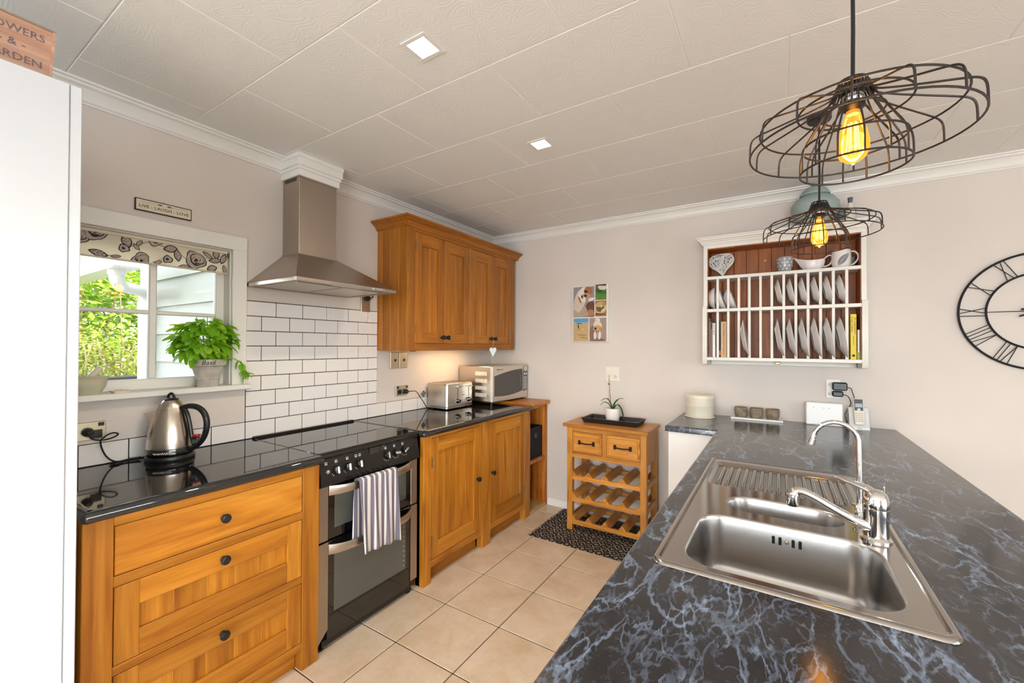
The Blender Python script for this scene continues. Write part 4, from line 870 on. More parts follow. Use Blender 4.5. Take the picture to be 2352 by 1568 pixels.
for r_ in range(8):
    for c_ in range(3): M().box(.440+.018*c_,-.0042,.106+.0140*r_,.452+.018*c_,-.002,.1140+.0140*r_,.001).obj('key','beige_plastic',cpn,W=False)
for k in range(4):
    q=M()
    for n in range(10): q.box(.0032,.062+.0125*n,.241-.058*k,.0045,.069+.0125*n,.272-.058*k)
    q.obj('vent_slots','print_white',mw,W=False,smooth=False,kind='stuff')
tx=M().text('SHARP',.0135,on_back(.078,-.0005,.290),.0003).text('CAROUSEL',.008,on_back(.125,-.0005,.2895),.0003); tx.obj('lettering','print_black',mw,W=False,smooth=False)
for x in (.04,.455):
    for y in (.04,.32): M().lathe([(0,0),(.013,0),(.015,.030 if x<.2 else .0145),(0,.030 if x<.2 else .0145)],14,(x,y,0 if x<.2 else .0157)).obj('foot','black_plastic',mw,W=False)
# ================================================================= pine shelf unit and box
ps=thing('pine_shelf_unit','narrow knotty pine shelf unit filling the corner','shelf unit',(-1.99,3.11,0))
M().box(XL+.004,2.958,.882,-1.676,3.268,.9105,.006).obj('top_board','pine_x',ps); M().box(XL+.004,2.960,0,-1.712,2.979,.882,.0015).obj('side_board','pine_z',ps); M().box(XL+.004,3.247,0,-1.708,3.266,.882,.0015).obj('side_board','pine_z',ps)
M().box(XL+.004,2.979,.405,-1.714,3.247,.427,.002).obj('shelf_board','pine_x',ps); M().box(XL+.004,2.979,.0,-1.708,3.247,.022,.002).obj('bottom_board','raw_pine_y',ps); M().box(-1.735,2.979,.855,-1.714,3.247,.882,.002).obj('front_rail','pine_y',ps); M().box(XL+.004,2.979,.022,XL+.016,3.247,.882).obj('back_board','raw_pine_y',ps,smooth=False)
sb=thing('storage_box','black fabric storage box on the pine shelf','storage box',(-1.86,3.11,.427))
q=M(); q.box(-1.985,2.988,.427,-1.742,3.238,.435).box(-1.750,2.988,.435,-1.742,3.238,.69,.001).box(-1.985,2.988,.435,-1.977,3.238,.69,.001).box(-1.977,2.988,.435,-1.750,2.996,.69,.001).box(-1.977,3.230,.435,-1.750,3.238,.69,.001); q.obj('box_walls','box_weave',sb)
M().box(-1.7425,3.09,.60,-1.7385,3.14,.64,.002).obj('pull_tab','black_plastic',sb)
# ================================================================= photo canvas on the back wall
pc_=thing('photo_canvas','white edged photo canvas with five pet and beach pictures','photo print',(-1.307,YB,1.414))
M().box(-1.464,YB-.022,1.414,-1.150,YB-.001,1.882,.002).obj('canvas','rack_white',pc_)
def cx_(px): return -1.4565+(px-200)*.000396
def cz_(py): return 1.8725-(py-190)*.000372
PC={}
def pcol(c):
    if c not in PC: PC[c]='photo_%d'%len(PC); base(PC[c],lin(*c),.6)
    return PC[c]
_lay=[0]
def photo(nm,x0,y0,x1,y1,bg_,blobs):
    f=M().box(cx_(x0),YB-.0232,cz_(y1),cx_(x1),YB-.0218,cz_(y0)).obj(nm,pcol(bg_),pc_,smooth=False)
    for k,(bx,by,rx,ry,rot,c,*w_) in enumerate(blobs):
        n=14; vs=[]; rr=random.Random(k+int(bx))
        for i in range(n):
            a=2*PI*i/n; q=1+rr.uniform(-.08,.08); u,v=rx*q*math.cos(a),ry*q*math.sin(a)
            X=bx+u*math.cos(rot)-v*math.sin(rot); Y=by+u*math.sin(rot)+v*math.cos(rot); X=min(max(X,x0+1),x1-1); Y=min(max(Y,y0+1),y1-1)
            vs.append((cx_(X),YB-.0234-.00012*k,cz_(Y)))
        M().add(vs,[tuple(range(n))]).obj('picture_patch',pcol(c),f,smooth=False)
cr_,bw,wh_,gy_,bk=(206,178,150),(168,110,66),(232,222,212),(150,132,122),(40,34,34)
photo('pet_photo',205,190,675,872,(150,142,146),[(600,700,120,180,0,(112,62,44)),(330,760,180,190,0,(176,160,142)),(350,500,130,260,.2,(214,196,176)),(430,360,120,170,.25,wh_),(540,290,100,90,.4,bw),(500,420,100,80,.1,(190,150,112)),(490,300,40,28,.2,bk),(480,395,34,30,0,bk),(400,410,18,36,0,bk),(455,480,30,60,0,wh_),(350,480,22,90,-.4,bw),(610,480,70,36,-.3,wh_),(590,780,90,80,0,(172,122,88)),(480,800,70,50,0,(190,150,120)),(530,585,14,20,0,bk)])
photo('garden_photo',694,165,932,505,(90,132,30),[(760,210,70,60,0,(120,96,60)),(850,230,100,60,.1,(222,210,184)),(850,180,90,20,.1,(60,56,60)),(740,290,45,50,0,(50,96,40)),(800,320,60,40,0,(40,84,36)),(880,340,60,40,0,(60,104,44)),(710,480,50,40,.5,(130,126,120))])
photo('basket_photo',694,522,932,862,(158,104,64),[(810,680,120,130,0,(214,188,140)),(800,670,95,100,0,(110,92,56)),(810,600,110,60,-.1,(206,170,110)),(870,600,50,36,0,(190,140,84)),(830,640,14,30,.2,wh_),(870,720,70,20,-.7,(226,206,168)),(790,800,110,24,.0,(70,54,40)),(780,780,110,20,.1,(200,168,120))])
photo('beach_photo',205,893,548,1408,(202,170,120),[(376,930,180,70,0,(92,160,200)),(376,1000,176,16,0,(150,180,196)),(340,1010,70,9,0,(60,70,90)),(320,1075,13,46,0,(38,40,58)),(325,1135,18,9,0,(70,60,54)),(418,1140,18,10,.3,(226,220,210)),(400,1270,110,20,.1,(176,142,98)),(440,1330,90,16,.2,(170,138,96)),(260,1250,8,140,.1,(190,156,108))])
photo('walking_pet_photo',566,893,932,1408,(168,146,134),[(740,1380,170,40,0,(128,100,92)),(640,1230,70,170,0,(136,104,92)),(745,950,56,56,0,wh_),(715,975,26,50,.2,(216,190,160)),(745,1070,90,110,0,(228,214,196)),(740,1130,90,70,0,(206,160,112)),(810,1150,26,60,0,(196,140,92)),(700,1130,24,30,0,bk),(740,1215,60,40,0,(150,120,110)),(690,1280,30,90,0,(230,218,204)),(790,1280,32,90,.1,(232,220,206)),(745,1230,14,12,0,(220,226,230))])
# ================================================================= sockets on the back wall
so=thing('quad_socket','cream double socket above the wine rack','socket',(-1.12,YB,1.10)); M().box(-1.178,YB-.009,1.101,-1.065,YB,1.215,.002).obj('plate','cream_plastic',so)
for x in (-1.147,-1.098):
    M().lathe([(0,0),(.017,0),(.016,.0015),(0,.0015)],20,(x,YB-.009,1.138),'-y').obj('outlet_face','cream_enamel',so); M().box(x-.005,YB-.013,1.175,x+.005,YB-.009,1.195,.0015).obj('switch','white_plastic',so)
    q=M()
    for dx,rt in ((-.006,.5),(.006,-.5)): q.add([Matrix.Translation((x+dx,YB-.0107,1.142))@Matrix.Rotation(rt,4,'Y')@Vector(p) for p in ((-.0012,0,-.004),(.0012,0,-.004),(.0012,0,.004),(-.0012,0,.004))],[(0,1,2,3)])
    q.box(x-.0012,YB-.0108,1.128,x+.0012,YB-.0104,1.136); q.obj('pin_slots','print_black',so,smooth=False)
ws=thing('double_socket','white vertical double socket above the phone','socket',(.289,YB,1.063)); M().box(.252,YB-.009,1.063,.326,YB,1.179,.002).obj('plate','white_plastic',ws)
for z in (1.147,1.091): M().box(.263,YB-.012,z-.008,.275,YB-.009,z+.008,.0015).obj('switch','beige_plastic',ws)
M().lathe([(0,0),(.008,0),(.0075,.002),(0,.002)],14,(.279,YB-.009,1.119),'-y').obj('isolator','white_plastic',ws)
for nm,lab,x0,x1,z0,z1,y0,cord in (('power_adapter','large black power adapter in the upper white outlet',.281,.353,1.117,1.165,.052,[(.355,3.245,1.135),(.372,3.245,1.13),(.378,3.243,1.11),(.388,3.24,1.07),(.392,3.25,1.0),(.37,3.255,.95),(.35,3.25,.92)]),('power_adapter','small rounded black power adapter in the lower white outlet',.281,.334,1.077,1.111,.040,[(.334,3.25,1.09),(.355,3.248,1.085),(.368,3.246,1.06),(.372,3.25,1.035),(.36,3.255,1.01),(.345,3.25,.97),(.352,3.25,.93),(.342,3.25,.905)])):
    t=thing(nm,lab,'adapter',((x0+x1)/2,YB-.009,z0),group='black power adapters'); M().box(x0,YB-.009-y0,z0,x1,YB-.0095,z1,.006).obj('case','black_plastic',t); M().tube(spline(cord,5),.0022,6).obj('cable','black_plastic',t)
# ================================================================= clock
cl=thing('wall_clock','large black wire skeleton wall clock with roman numerals','clock',(1.139,YB,1.263)); CX,CZ,CY_=1.139,1.571,YB-.018
def ring(r,wr,nm,mat='clock_black',par=None,c=None,n=72):
    return M().tube([(CX+r*math.cos(2*PI*i/n),CY_,CZ+r*math.sin(2*PI*i/n)) for i in range(n)],wr,8,True).obj(nm,mat,cl)
ring(.303,.0055,'outer_ring'); ring(.198,.0050,'inner_ring')
for h,s in enumerate(('XII','I','II','III','IIII','V','VI','VII','VIII','IX','X','XI')):
    th=PI/2-h*PI/6; er=Vector((math.cos(th),0,math.sin(th))); et=Vector((math.sin(th),0,-math.cos(th))); wd={'I':.013,'V':.034,'X':.034}
    tot=sum(wd[c] for c in s)+.004*(len(s)-1); t=-tot/2; q=M()
    def P(tt,r): return Vector((CX,CY_,CZ))+er*r+et*tt
    for c in s:
        a,b_=t+.003,t+wd[c]-.003; m_=(a+b_)/2
        for (p0,r0),(p1,r1) in {'I':[((m_,.198),(m_,.303))],'V':[((a,.303),(m_,.198)),((b_,.303),(m_,.198))],'X':[((a,.303),(b_,.198)),((b_,.303),(a,.198))]}[c]: q.tube([P(p0,r0),P(p1,r1)],.0021,6)
        t+=wd[c]+.004
    q.obj('numeral','clock_black',cl)
for k in range(4):
    a=k*PI/2; M().tube([(CX+.03*math.cos(a),CY_,CZ+.03*math.sin(a)),(CX+.198*math.cos(a),CY_,CZ+.198*math.sin(a))],.0020,6).obj('spoke','clock_black',cl)
M().lathe([(0,0),(.035,0),(.035,.012),(0,.012)],24,(CX,CY_+.012,CZ),'-y').obj('movement','clock_black',cl)
M().prism([(CX-.075,CZ+.006),(CX-.072,CZ+.016),(CX+.06,CZ+.012),(CX+.15,CZ+.002),(CX+.06,CZ-.006)],'y',CY_-.006,CY_-.004).obj('minute_hand','clock_black',cl); M().prism([(CX-.082,CZ-.030),(CX-.080,CZ-.020),(CX,CZ+.008),(CX+.09,CZ+.03),(CX,CZ-.008)],'y',CY_-.009,CY_-.007).obj('hour_hand','clock_black',cl)
M().tube([(CX,YB,CZ+.303),(CX,CY_,CZ+.303)],.004,6).obj('wall_stud','clock_black',cl); M().tube([(CX,YB,CZ),(CX,CY_,CZ)],.012,10).obj('wall_stud','clock_black',cl)
# ================================================================= plate rack
pr_=thing('plate_rack','white painted wall plate rack with brown boarded back','plate rack',(0,3.18,1.253))
RF=3.09
for sg in (-1,1):
    x0,x1=sorted((sg*.402,sg*.427)); u0,u1=sorted((sg*.404,sg*.431))
    M().box(x0,RF,1.651,x1,YB-.002,2.062,.002).obj('side_upper','rack_white',pr_)
    pf=[(YB-.002,1.255),(YB-.06,1.253),(RF-.004,1.262),(RF-.012,1.275),(RF-.012,1.640),(RF-.006,1.652),(YB-.002,1.652)]
    M().prism(pf,'x',u0,u1).obj('side_lower','rack_white',pr_)
    M().box(sg*.4035,RF+.004,1.312,sg*.3985,YB-.02,2.04).obj('side_lining','brown_board_z',pr_,smooth=False)
for z0,z1,y0 in ((1.830,1.8505,RF-.002),(1.612,1.633,RF-.008),(1.289,1.310,RF-.010)): M().box(-.405,y0,z0,.405,YB-.018,z1,.002).obj('shelf','rack_white',pr_)
M().box(-.405,RF,2.040,.405,YB-.018,2.062,.002).obj('top_board','rack_white',pr_); M().box(-.40,RF+.006,2.034,.40,YB-.02,2.0395).obj('top_lining','brown_board_z',pr_,smooth=False)
CW=[(-.02,2.060),(.004,2.060),(.008,2.068),(.012,2.070),(.014,2.078),(.020,2.080),(.026,2.090),(.034,2.094),(.036,2.102),(.042,2.104),(.042,2.112),(-.02,2.112)]
M().sweep(CW,[(-.427,YB-.002),(-.427,RF),(.427,RF),(.427,YB-.002)]).obj('crown_moulding','rack_white',pr_,ang=25); M().box(-.42,RF+.01,2.09,.42,YB-.002,2.112).obj('crown_top','rack_white',pr_,smooth=False)
for k in range(11):
    a=-.40+.8/11*k; M().box(a+.0007,YB-.018,1.30,a+.8/11-.0007,YB-.004,2.045,.002).obj('back_board','brown_board_z',pr_)
DV=[-.34,-.277,-.216,-.156,-.094,-.033,.030,.092,.153,.214,.275,.337]
for x in DV:
    for z0,z1 in ((1.633,1.830),(1.310,1.612)):
        M().box(x-.0075,RF,z0,x+.0075,RF+.015,z1,.0015).obj('front_bar','rack_white',pr_); M().box(x-.006,YB-.032,z0,x+.006,YB-.019,z1).obj('rear_bar','brown_board_z',pr_,smooth=False)
M().box(-.40,YB-.02,1.257,.40,YB-.003,1.290,.002).obj('apron_board','grey_board' if 'grey_board' in MT else 'rack_white',pr_); M().lathe([(0,0),(.022,0),(.021,.002),(0,.003)],20,(-.003,YB-.020,1.273),'-y',sx=1,sy=.55).obj('oval_badge','hinge_metal',pr_); M().box(-.013,YB-.0235,1.271,.007,YB-.0228,1.276).obj('badge_plate','gold_plate',pr_,smooth=False)
for x,z in ((-.072,1.955),(.087,1.952)): M().lathe([(0,0),(.0045,0),(.004,.0015),(0,.002)],12,(x,YB-.018,z),'-y').obj('screw_head','print_white',pr_)
# --- plates and bowls standing in the rack (disc axis along x, convex side to the left)
def plate_prof(D): R_=D/2; return [(0,.010),(R_*.52,.010),(R_*.56,.0135),(R_*.60,.010),(R_*.72,.004),(R_*.98,-.010),(R_,-.012),(R_*.99,-.0135),(R_*.72,.000),(R_*.62,.005),(0,.006)]
def bowl_prof(D,h): R_=D/2; return [(0,h),(R_*.42,h),(R_*.45,h-.004),(R_*.7,h*.72),(R_*.92,h*.3),(R_,0),(R_*.985,-.001),(R_*.9,h*.3),(R_*.66,h*.7),(R_*.4,h-.007),(0,h-.006)]
me_big=M().lathe(plate_prof(.252),48).mesh('dinner_plate','white_ceramic',40); me_small=M().lathe(plate_prof(.182),44).mesh('side_plate','white_ceramic',40); me_bowl=M().lathe(bowl_prof(.155,.05),40).mesh('cereal_bowl','white_ceramic',40)
def stand(name,me,D,x,zs,lean,lab,cat,grp,yb=YB-.021):
    o=bpy.data.objects.new(name,me); COL.objects.link(o); R_=D/2
    o.matrix_world=Matrix.Translation((x,yb-R_-.002,zs+R_*math.cos(lean)+.0005))@Matrix.Rotation(-PI/2-lean,4,'Y')
    o['label']=lab; o['category']=cat; o['group']=grp; return o
ordn=['first','second','third','fourth','fifth','sixth']
for k in range(6):
    xm=(DV[6+k-1]+DV[6+k])/2
    stand('side_plate',me_small,.182,xm+.004,1.633,.20,'small white plate in the middle rack row, %s of six from the left'%ordn[k],'plate','small plates in the middle rack row')
    stand('dinner_plate',me_big,.252,xm+.004,1.310,.155,'large white plate in the bottom rack row, %s of six from the left'%ordn[k],'plate','large plates in the bottom rack row')
stand('dinner_plate',me_big,.252,-.186,1.310,.155,'lone large white plate in the bottom rack row near the books','plate','large plates in the bottom rack row')
for k,(x,ln) in enumerate(((-.362,.02),(-.318,.32),(-.257,.33))): stand('cereal_bowl',me_bowl,.155,x,1.633,ln,'white bowl on edge in the middle rack row, %s of three from the left'%ordn[k],'bowl','bowls in the middle rack row')
# --- books
def book(lab,x0,x1,h,mat,y0=3.105,d=.15,extra=None):
    t=thing('book',lab,'book',((x0+x1)/2,y0+d/2,1.310),group='books in the plate rack')
    m=M(); m.box(x0,y0,1.3102,x0+.0018,y0+d,1.3102+h).box(x1-.0018,y0,1.3102,x1,y0+d,1.3102+h).box(x0,y0,1.3102,x1,y0+.0018,1.3102+h); m.obj('cover',mat,t,smooth=False)
    M().box(x0+.002,y0+.003,1.313,x1-.002,y0+d-.004,1.3102+h-.004).obj('pages','page_paper',t,smooth=False)
    if extra: extra(t,(x0+x1)/2,y0)
    return t
def spine_text(items):
    def f(t,xm,y0):
        for txt,size,z,mat,dx in items:
            m=M(); m.text(txt,size,Matrix.Translation((xm+dx,y0-.0004,z))@on_back(0,0,0)@Matrix.Rotation(-PI/2,4,'Z'),.0002); m.obj('spine_text',mat,t,smooth=False)
    return f
def spine_band(z0,z1,mat,w_):
    def f(t,xm,y0): M().box(xm-w_,y0-.0005,z0,xm+w_,y0+.001,z1).obj('spine_band',mat,t,smooth=False)
    return f
book('tall dark book at the left end of the rack',-.397,-.389,.262,'book_grey',extra=spine_band(1.33,1.39,'book_purple',.003)); book('thin cream book beside the tall dark book',-.3885,-.3835,.238,'page_paper'); book('thin bright orange book in the rack',-.383,-.3755,.192,'book_orange')
book('white book reading marie claire in the rack',-.375,-.3535,.229,'book_white',extra=spine_text([('marie claire',.0165,1.498,'print_grey',0)])); book('thin purple book right of the white book',-.353,-.349,.24,'book_purple')
book('thin dark book with orange foot left of the tan book',-.331,-.3245,.235,'book_blue',extra=spine_band(1.325,1.352,'book_orange',.003)); book('thick tan paperback in the rack',-.324,-.287,.237,'book_tan',extra=spine_text([('Annie Sloan',.016,1.495,'print_grey',.001),('CHALK PAINT WORKBOOK',.0115,1.398,'print_grey',0)]))
def yx(t,xm,y0):
    spine_text([('The Great Interior',.0125,1.507,'print_black',.007),('Design Challenge',.0125,1.512,'print_black',-.006),('Katherine Sorrell',.007,1.42,'print_black',0)])(t,xm,y0); M().lathe([(0,0),(.007,0),(.007,.0006),(0,.0006)],16,(xm,y0,1.332),'-y').obj('spine_emblem','print_black',t,smooth=False)
book('tall yellow book in the right slot of the rack',.3535,.3835,.262,'book_yellow',extra=yx)
book('short white book with lime foot beside the yellow book',.3845,.3975,.171,'book_white',extra=spine_band(1.3105,1.352,'book_lime',.0064))
# ================================================================= things on the rack's top shelf
SH=1.8508
wh=thing('wicker_heart','white wicker heart leaning on the rack top shelf','ornament',(-.32,3.15,SH))
def heart_pt(a,s=1): x=16*math.sin(a)**3; y=13*math.cos(a)-5*math.cos(2*a)-2*math.cos(3*a)-math.cos(4*a); return Vector((x/16*.080*s,0,(y+2.5)/14.5*.0775*s))
rh=random.Random(5); hm=Matrix.Translation((-.322,3.150,SH+.0785))@Matrix.Rotation(-.12,4,'Y')@Matrix.Rotation(-.12,4,'X')
M().tube([hm@heart_pt(2*PI*i/60,.95) for i in range(60)],.0045,6,True).obj('rim','print_white',wh)
for lay in range(4):
    q=M()
    for k in range(34):
        a,b_=rh.uniform(0,2*PI),rh.uniform(0,2*PI); p0,p1=heart_pt(a,.97),heart_pt(b_,.97)
        if (p0-p1).length<.035: continue
        off=Vector((0,-.004-.005*lay,0)); mid=(p0+p1)*.5+Vector((0,-.010,0)); q.tube([hm@(p0+off*.3),hm@(mid+off),hm@(p1+off*.3)],.0019,5)
    q.obj('wicker_strands',('wicker_shade','print_white','print_white','print_white')[lay],wh,kind='stuff')  # rearmost strands greyed: shade between the white ones put into the colour
dot=thing('polka_dot_cup','grey polka dot cup on the rack top shelf','cup',(.036,3.155,SH))
M().lathe([(0,0),(.029,0),(.033,.006),(.041,.035),(.0445,.07),(.0445,.094),(.0425,.094),(.041,.07),(.036,.03),(.028,.008),(0,.006)],40).obj('cup','grey_ceramic',dot,W=False)
q=M()
def cup_r(z): 
    for (r0,z0),(r1,z1) in (((.033,.006),(.041,.035)),((.041,.035),(.0445,.07)),((.0445,.07),(.0445,.094))):
        if z0<=z<=z1: return r0+(r1-r0)*(z-z0)/(z1-z0)
    return .0445
for r_,z in enumerate((.018,.038,.058,.079)):
    for k in range(10):
        a=2*PI*k/10+(.31 if r_%2 else 0); rr=cup_r(z)+.0006; c=[]
        for i in range(10):
            b_=2*PI*i/10; c.append((rr*math.cos(a+.0052*math.cos(b_)/rr),rr*math.sin(a+.0052*math.cos(b_)/rr),z+.0052*math.sin(b_)))
        q.add(c,[tuple(range(10))])
q.obj('dots','print_white',dot,W=False,smooth=False)
gb=thing('gravy_boat','white gravy boat on the rack top shelf','gravy boat',(.178,3.155,SH))
def gbl(z,w_,d,lx,h): # oval loop with pointed spout to the left
    out=[]
    for i in range(28):
        a=2*PI*i/28; c,s_=math.cos(a),math.sin(a); x=w_*c; 
        if c<-.3: x-=lx*((-c-.3)/.7)**2
        zz=z+h*((max(0,-c)**3)+.35*max(0,c)**3); out.append((x,d*s_*(1 if c>-.6 else 1-.75*((-c-.6)/.4)),zz))
    return out
M().loft([gbl(0,.036,.026,0,0),gbl(.004,.040,.029,0,0),gbl(.02,.056,.036,0,0),gbl(.045,.064,.040,.010,.006),gbl(.058,.064,.040,.034,.030),gbl(.057,.061,.037,.034,.030),gbl(.03,.054,.032,0,0),gbl(.008,.036,.024,0,0)],True,True).obj('boat','white_ceramic',gb,W=False,ang=60)
M().tube(spline([(.060,0,.066),(.078,0,.082),(.094,0,.080),(.097,0,.06),(.088,0,.032),(.070,0,.020),(.052,0,.018)],5),.0042,8).obj('handle','white_ceramic',gb,W=False)
mg=thing('leaf_mug','large white mug with a grey leaf print on the rack top shelf','mug',(.318,3.150,SH))
mp_=[(0,0),(.036,0),(.042,.006),(.0475,.03),(.048,.07),(.0455,.104),(.0435,.104),(.0445,.07),(.043,.03),(.034,.010),(0,.008)]
M().lathe(mp_,40).obj('mug','white_ceramic',mg,W=False); M().tube(spline([(.040,0,.094),(.062,-.004,.092),(.077,-.006,.07),(.076,-.006,.045),(.060,-.004,.022),(.042,0,.014)],5),.005,8).obj('handle','white_ceramic',mg,W=False)
q=M(); vs=[]
for i in range(21):
    u=i/20; vs.append((u,.5*math.sin(PI*u**.8)))
pl=[(u,v) for u,v in vs]+[(u,-v*.8) for u,v in vs[-2:0:-1]]
def ml(u,v): 
    s_=-.020+.056*u-.022*v; z=.014+.066*u+.034*v; a=-PI/2+s_/.048; rr=.0487; return (rr*math.cos(a),rr*math.sin(a),z)
for (ua,va),(ub,vb) in zip(vs,vs[1:]):
    for k in range(4):
        f0,f1=-.8+1.8*k/4,-.8+1.8*(k+1)/4; q.add([ml(ua,va*f0),ml(ua,va*f1),ml(ub,vb*f1),ml(ub,vb*f0)],[(0,1,2,3)])
q.obj('leaf_print','leaf_print',mg,W=False,smooth=False)
q=M(); q.tube([ml(u,0)[:2]+(ml(u,0)[2],) for u in [i/8 for i in range(9)]],.0006,4)
for u in (.2,.35,.5,.65,.8):
    for sg in (-1,1): q.tube([ml(u,0),ml(min(1,u+.14),sg*.36*math.sin(PI*u**.8))],.0004,4)
q.obj('leaf_veins','print_white',mg,W=False)
c2_=thing('grey_cup','pale grey cup behind the leaf mug','cup',(.366,3.225,SH)); M().lathe([(0,0),(.02,0),(.026,.01),(.028,.05),(.028,.07),(.026,.07),(.024,.012),(0,.008)],28).obj('cup','grey_ceramic',c2_,W=False); M().tube(spline([(-.026,-.01,.06),(-.034,-.014,.05),(-.034,-.014,.03),(-.024,-.01,.02)],4),.003,6).obj('handle','grey_ceramic',c2_,W=False)
# ================================================================= jars on top of the rack
jr=thing('lidded_jar','large pale blue-green lidded jar on top of the plate rack','jar',(.190,3.138,2.112))
M().lathe([(0,0),(.062,0),(.066,.004),(.085,.03),(.112,.07),(.124,.105),(.120,.14),(.098,.168),(.074,.182),(.066,.19),(0,.19)],48).obj('jar','jar_green',jr,W=False)
l_=M().lathe([(.066,.188),(.076,.190),(.078,.197),(.074,.203),(.062,.222),(.045,.236),(.02,.243),(.010,.245),(.009,.250),(.018,.254),(.021,.260),(.017,.266),(0,.268)],44).obj('lid','jar_green',jr,W=False)
pb2=thing('round_pot','small pale blue-green pot at the right on top of the rack','pot',(.352,3.222,2.112)); M().lathe([(0,0),(.028,0),(.042,.02),(.046,.05),(.044,.085),(.046,.10),(.043,.104),(.039,.085),(.036,.02),(0,.012)],32).obj('pot','jar_green',pb2,W=False)
bo=thing('cone_bottle','cream cone shaped bottle with grey stopper on top of the rack','bottle',(.358,3.125,2.112)); M().lathe([(0,0),(.030,0),(.031,.004),(.026,.04),(.018,.085),(.012,.105),(.0115,.112),(0,.112)],32).obj('bottle','jar_cream',bo,W=False); M().lathe([(.0095,.110),(.0105,.118),(.0115,.128),(.0135,.142),(.0125,.144),(0,.144)],24).obj('stopper','grey_plastic',bo,W=False)
# ================================================================= peninsula
def filled(outer,holes,z):
    bm=bmesh.new(); edges=[]
    for lp in [outer]+holes:
        vs=[bm.verts.new((p[0],p[1],z)) for p in lp]
        for i in range(len(vs)): edges.append(bm.edges.new((vs[i],vs[(i+1)%len(vs)])))
    bmesh.ops.triangle_fill(bm,use_beauty=True,edges=edges); bm.verts.index_update()
    out=([tuple(v.co) for v in bm.verts],[tuple(v.index for v in f.verts) for f in bm.faces]); bm.free(); return out
BT=.900
L_out=[(-.300,.30),(.583,.30),(.583,YB-.001),(-.584,YB-.001),(-.584,2.665),(-.300,2.665)]
def inset(poly,d):
    n=len(poly); out=[]
    for i in range(n):
        a,b_,c=[Vector(poly[(i+k)%n]) for k in (-1,0,1)]; d1=(b_-a).normalized(); d2=(c-b_).normalized(); n1=Vector((-d1.y,d1.x)); n2=Vector((-d2.y,d2.x)); m_=(n1+n2).normalized(); out.append(tuple(b_+m_*(d/m_.dot(n1))))
    return out
cut=[p[:2] for p in rrect(-.228,.985,.243,1.985,.02,0)]
bt=M(); bt.add(*filled(inset(L_out,.006),[cut],BT)); bt.add(*filled(L_out,[cut],BT-.034))
bt.loft([[(x,y,BT) for x,y in inset(L_out,.006)],[(x,y,BT-.002) for x,y in inset(L_out,.0018)],[(x,y,BT-.007) for x,y in L_out],[(x,y,BT-.034) for x,y in L_out]]); bt.loft([[(x,y,BT) for x,y in cut],[(x,y,BT-.034) for x,y in cut]])
bt.obj('veined_benchtop','veined_laminate',None,'dark benchtop with blue-grey veins around the sink','benchtop',ang=30)
pen=thing('peninsula_cabinet','white cabinet run under the dark veined bench','cabinet',(0,1.8,0))
q=M(); q.box(-.262,.36,.09,-.244,YB-.004,.8655).box(.30,.36,.09,.318,YB-.004,.8655).box(-.244,.36,.09,.30,.378,.8655).box(-.244,YB-.02,.09,.30,YB-.004,.8655).box(-.244,.378,.09,.30,YB-.02,.106); q.obj('carcass','cabinet_white',pen,smooth=False); M().box(-.21,.39,0,.28,YB-.004,.09).obj('plinth','cabinet_white',pen,smooth=False)
for k in range(4): M().box(-.281,.37+.57*k,.10,-.263,.37+.57*k+.565,.855,.002).obj('door','cabinet_white',pen)
ret=thing('corner_cabinet','short white cabinet in the back corner under the bench','cabinet',(-.42,2.98,0))
M().box(-.567,2.70,.09,-.2825,YB-.004,.8655,.001).obj('carcass','cabinet_white',ret); M().box(-.568,2.681,.095,-.2825,2.699,.862,.002).obj('door','cabinet_white',ret); M().box(-.55,2.73,0,-.2825,YB-.004,.09).obj('plinth','cabinet_white',ret,smooth=False)
# ---- sink
sk=thing('kitchen_sink','stainless steel double bowl sink with ribbed drainer set in the bench','sink',(.0075,1.48,.70))
ob=(-.243,.962,.258,2.003)
def rr_(b_,i,r,z,n=7): return rrect(b_[0]+i,b_[1]+i,b_[2]-i,b_[3]-i,max(r-i,.004),z,n)
mainb=(-.190,1.000,.206,1.336); smallb=(-.137,1.390,.156,1.537); drn=(-.215,1.612,.212,1.945)
DZ=.9040
dk=M(); dk.loft([rr_(ob,0,.03,.9004),rr_(ob,.002,.03,.9045),rr_(ob,.007,.03,.9072),rr_(ob,.014,.03,.9062),rr_(ob,.019,.03,DZ)])
dk.add(*filled(rr_(ob,.019,.03,DZ),[rr_(mainb,0,.075,DZ),rr_(smallb,0,.072,DZ,10),rr_(drn,0,.03,DZ)],DZ)); dk.obj('deck','sink_steel',sk,ang=40)
def basin(b_,r,depth,nm,n=7):
    L=[rr_(b_,0,r,DZ,n),rr_(b_,.0015,r,DZ-.0006,n),rr_(b_,.004,r,DZ-.004,n),rr_(b_,.006,r,DZ-.012,n)]
    L+= [rr_(b_,.006+.010*t,r,DZ-.012-(depth-.06)*t,n) for t in (.35,.7,1)]
    for k in range(1,7):
        a=PI/2*k/6; L.append(rr_(b_,.016+.046*(1-math.cos(a)),r,DZ-depth+.048-.046*math.sin(a),n))
    L.append(rr_(b_,min(.10,(b_[3]-b_[1])/2-.008),r,DZ-depth-.002,n))
    o=M().loft(L,False,True).obj(nm,'bowl_steel',sk,ang=60); cx,cy=(b_[0]+b_[2])/2,(b_[1]+b_[3])/2
    M().lathe([(.036,.0),(.034,.0015),(.026,.001),(.024,-.002),(0,-.003)],24,(cx,cy,DZ-depth)).obj('drain','chrome',o); return o
mb_=basin(mainb,.075,.165,'main_bowl'); basin(smallb,.072,.125,'small_bowl',10)
for dx in (-.0295,-.0145,.0145,.0295): M().box(.018+dx-.0035,1.3235,.856,.018+dx+.0035,1.3262,.876,.0012).obj('overflow_slot','black_plastic',mb_)
